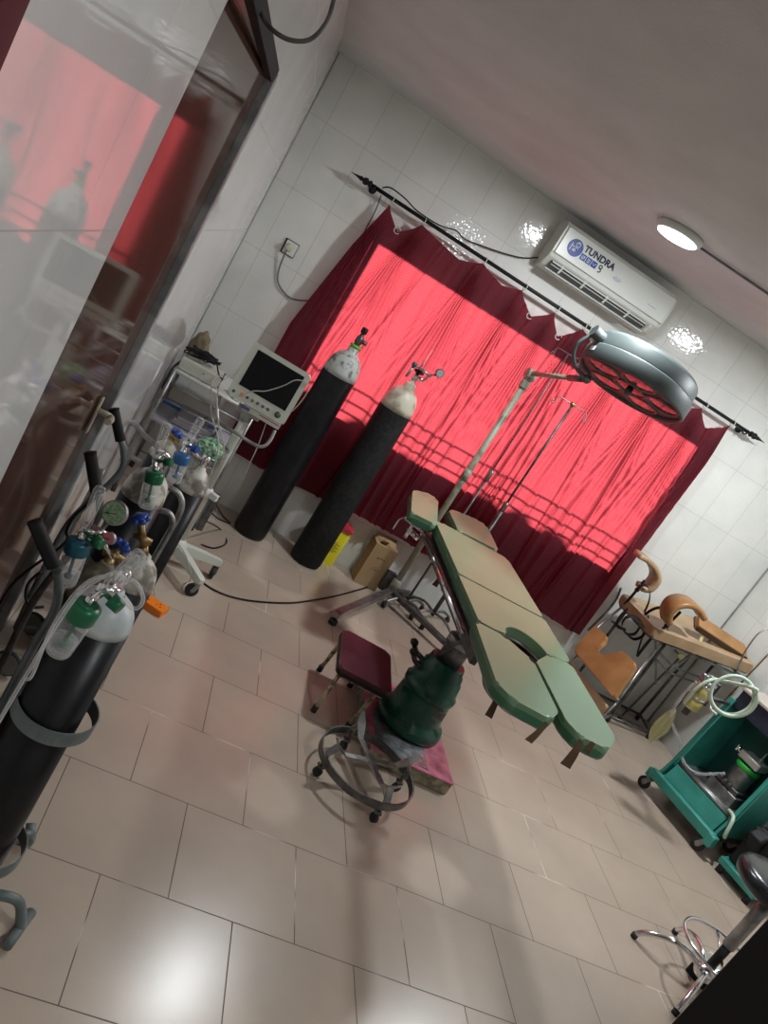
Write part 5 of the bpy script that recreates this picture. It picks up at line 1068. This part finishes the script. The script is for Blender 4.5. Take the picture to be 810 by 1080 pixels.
# arm board with frayed edge
ra, rb = aty(736, 655, -.50), aty(786, 688, -.50)
up_ = V((-.02, .10, .10))
m = MB(); ux = (rb - ra).normalized(); uy = V((0, .8, .55)); uy = (uy - ux * uy.dot(ux)).normalized(); X = basis(ux, uy, ux.cross(uy), (ra + rb) / 2); L_ = (rb - ra).length / 2
m.prism([(-L_, -.05), (L_, -.05), (L_, .05), (-L_, .05)], -.022, .012, .008, 2, X, .02); ab = m.build('arm_board', TAN, dc)
m = MB(); m.prism([(-L_ - .005, -.056), (L_ + .005, -.056), (L_ + .005, .056), (-L_ - .005, .056)], -.032, -.020, .002, 1, X, .02); m.prism([(-L_, -.056), (L_, -.056), (L_, -.046), (-L_, -.046)], -.02, .016, .002, 1, X); lab(m.build('frayed_edge', FRAY, ab), 'dark frayed edge')
m = MB(); m.tube([(ra * .6 + rb * .4) + V((0, 0, -.03)), aty(716, 700, -.45)], .011, 10, smooth=False); m.build('arm_board_post', STEEL, dc)
m = MB(); m.strip([aty(742, 668, -.52), aty(736, 682, -.56), aty(732, 690, -.60)], V((.012, 0, .004)), .002); m.build('cloth_tie', mat('yellowed_tape', (.55, .48, .25), .7), dc)
# crutches
def crutch(pts, y0, y1, arm, mt=TAN):
    """pts: (px,py) of the arched section, swept from y0 to y1"""
    C_ = catmull([aty(px, py, (y0 + y1) / 2) for px, py in pts], 5); vs = []; fs = []; th = .018; n = len(C_)
    for i, p in enumerate(C_):
        t = (C_[min(i + 1, n - 1)] - C_[max(i - 1, 0)]).normalized(); nn = t.cross(V((0, 1, 0))).normalized()
        wv = (y1 - y0) / 2 * (.75 + .25 * math.sin(math.pi * i / (n - 1)))
        for sy, sn in ((-.92, -1), (-1, -.3), (-1, .3), (-.92, 1), (.92, 1), (1, .3), (1, -.3), (.92, -1)): vs.append(p + V((0, sy * wv, 0)) + nn * sn * th)
    for i in range(n - 1):
        for k in range(8): fs.append((8 * i + k, 8 * i + (k + 1) % 8, 8 * i + 8 + (k + 1) % 8, 8 * i + 8 + k))
    fs += [tuple(range(7, -1, -1)), tuple(range(8 * n - 8, 8 * n))]
    cr = MB().add(vs, fs, True).build('leg_crutch', mt, dc)
    m = MB(); m.tube(arm, .010, 10); m.ball(arm[1], .018, 10); lab(m.build('crutch_arm', BLACKP, cr), 'black metal arm')
crutch([(703, 655), (703, 645), (710, 636), (722, 634), (733, 639), (740, 650)], -.66, -.50, [aty(718, 645, -.56), aty(703, 660, -.56), aty(688, 672, -.54), aty(672, 692, -.50)])
crutch([(672, 584), (681, 589), (689, 598), (691, 609), (683, 619), (674, 618)], -.34, -.20, [aty(680, 612, -.27), aty(672, 622, -.27), aty(660, 636, -.24), V((3.40, -.20, .745))], TANLITE)
m = MB(); m.tube([aty(704, 662, -.56), aty(707, 672, -.55), aty(708, 682, -.54)], .008, 8); m.build('crutch_post', STEEL, dc)
m = MB(); m.tube([aty(655, 620, -.22), aty(650, 632, -.22), aty(640, 645, -.22), aty(620, 665, -.22)], .008, 8); m.build('side_handle', DSTEEL, dc)
for k, pts in enumerate(([(662, 634), (676, 618), (684, 620), (685, 632), (680, 645), (676, 650)], [(680, 648), (690, 642), (699, 641), (704, 644)], [(659, 652), (668, 650), (676, 656), (670, 668), (660, 668), (656, 658), (664, 650), (680, 662)], [(645, 655), (655, 662), (668, 674), (680, 668), (676, 655)], [(672, 690), (676, 676), (681, 660), (684, 650)], [(662, 642), (654, 650), (650, 660), (660, 664)])):
    yb = -.33 if k == 0 else -.42
    C_ = catmull([aty(a, b, yb - .012 * i) for i, (a, b) in enumerate(pts)], 5); m = MB(); m.strip(C_, V((.0, .012, .004)), .0015); m.build('strap', BLACKCLOTH, dc)
m = MB(); yk = aty(718, 692, -.56); m.lathe([(.016, -.008), (.022, -.004), (.022, .006), (.016, .010)], yk, (-.3, -1, .3), 18); m.build('adjuster_knob', YELLOWJAR, dc)
m = MB(); m.cyl(yk, yk + V((-.02, .06, .0)), .007, n=8); m.build('knob_shaft', STEEL, dc); m = MB(); m.tube([aty(711, 700, -.52), aty(705, 708, -.52), aty(697, 716, -.52)], .010, 8, smooth=False); m.build('adjuster_screw', STEEL, dc)
# thin poles against the right wall
lead([aty(812, 662, -.75), aty(800, 668, -.75), aty(788, 684, -.75), aty(780, 700, -.75), aty(776, 712, -.75)], .006, STEEL, 'bent_rod', 'thin grey bent rod rising in front of the right wall', 'rod')
q0 = aty(812, 688, -.80); q1 = aty(780, 722, -.80)
m = MB(); m.cyl(q1 + (q1 - q0) * .6, q0 + (q0 - q1) * .9, .006, n=10); tag(m.build('wooden_rod', BRASS, loc=q1), 'straight brown rod leaning behind the teal machine', 'rod')

# ================================================================ black stool with chrome base
sc0 = V((3.14, -2.67, 0))
bs = thing('swivel_stool', 'round black vinyl stool with chrome tube base at the right edge', 'stool', sc0)
ctop = V((3.09, -2.74, 0))
m = MB(); sz_ = .585; m.lathe([(.0, sz_ - .06), (.15, sz_ - .058), (.172, sz_ - .045), (.18, sz_ - .02), (.172, sz_ + .005), (.15, sz_ + .018), (.08, sz_ + .024), (0, sz_ + .025)], sc0, n=48); m.build('seat', BLACKVINYL, bs)
m = MB(); m.lathe([(.02, .10), (.02, .24)], sc0, n=20); m.build('inner_post', BLACKP, bs)
m = MB(); m.lathe([(.027, .24), (.027, sz_ - .06)], sc0, n=22); m.build('outer_sleeve', STEEL, bs)
m = MB(); m.lathe([(.04, .06), (.045, .07), (.045, .10), (.03, .115)], sc0, n=24); m.build('hub', CHROME, bs)
for k in range(5):
    a = math.radians(150 + 72 * k); d_ = V((math.cos(a), math.sin(a), 0))
    m = MB(); m.tube([sc0 + V((0, 0, .085)) + d_ * .03, sc0 + d_ * .09 + V((0, 0, .11)), sc0 + d_ * .18 + V((0, 0, .10)), sc0 + d_ * .26 + V((0, 0, .055)), sc0 + d_ * .29 + V((0, 0, .02))], .0125, 14); lg = m.build('leg', CHROME, bs)
    m = MB(); e = sc0 + d_ * .29; m.cyl(e, e + V((0, 0, .02)), .0145, n=14); m.build('rubber_foot', RUBBER, lg)
m = MB(); m.torus(sc0 + V((0, 0, .19)), .17, .0085, n=56, m=12); m.build('foot_ring', CHROME, bs)
for k in range(2):
    a = math.radians(172 + 180 * k + 70); d_ = V((math.cos(a), math.sin(a), 0)); m = MB(); m.tube([sc0 + d_ * .02 + V((0, 0, .19)), sc0 + d_ * .17 + V((0, 0, .19))], .006, 8, smooth=False); m.build('ring_spoke', CHROME, bs)
fs_ = thing('foot_switch', 'grey foot switch on the floor in front of the chrome stool base', 'foot switch', (3.0, -3.0, 0))
fp_ = atz(748, 1021, .06); X = M4.Translation((fp_.x, fp_.y, 0)) @ M4.Rotation(.5, 4, 'Z')
fs_.location = (fp_.x, fp_.y, 0); ORG[fs_.as_pointer()] = V((fp_.x, fp_.y, 0))
m = MB(); m.prism([(-.07, -.05), (.07, -.05), (.07, .05), (-.07, .05)], 0, .045, .004, 2, X, .01); m.build('sole', BLACKP, fs_)
m = MB(); m.prism([(-.065, -.045), (.065, -.045), (.065, .045), (-.065, .045)], .04, .095, .01, 3, X, .012); m.build('pedal', IVORY, fs_)
# black covered cabinet at the right front
kx = at(755, 1024, 1, -3.62)
cb = thing('black_cabinet', 'tall black cabinet cut off by the lower right corner of the photo', 'cabinet', (kx.x + .3, -3.85, 0))
m = MB(); m.box((kx.x + .305, -3.87, .62), (.60, .5, 1.16), .008); m.build('cabinet_body', BLACKCLOTH, cb)
m = MB(); m.box((kx.x + .305, -3.87, 1.21), (.62, .52, .02), .004); m.build('cabinet_top', BLACKCLOTH, cb)
for dx in (.0, .6):
    for dy in (-.22, .22): m = MB(); m.cyl((kx.x + .005 + dx * .95 + .02, -3.87 + dy, 0), (kx.x + .005 + dx * .95 + .02, -3.87 + dy, .045), .02, n=12); m.build('foot', BLACKP, cb)
for dx in (.16, .46): m = MB(); m.box((kx.x + dx, -3.617, .62), (.27, .012, 1.08), .003); m.build('cabinet_door', BLACKCLOTH, cb)
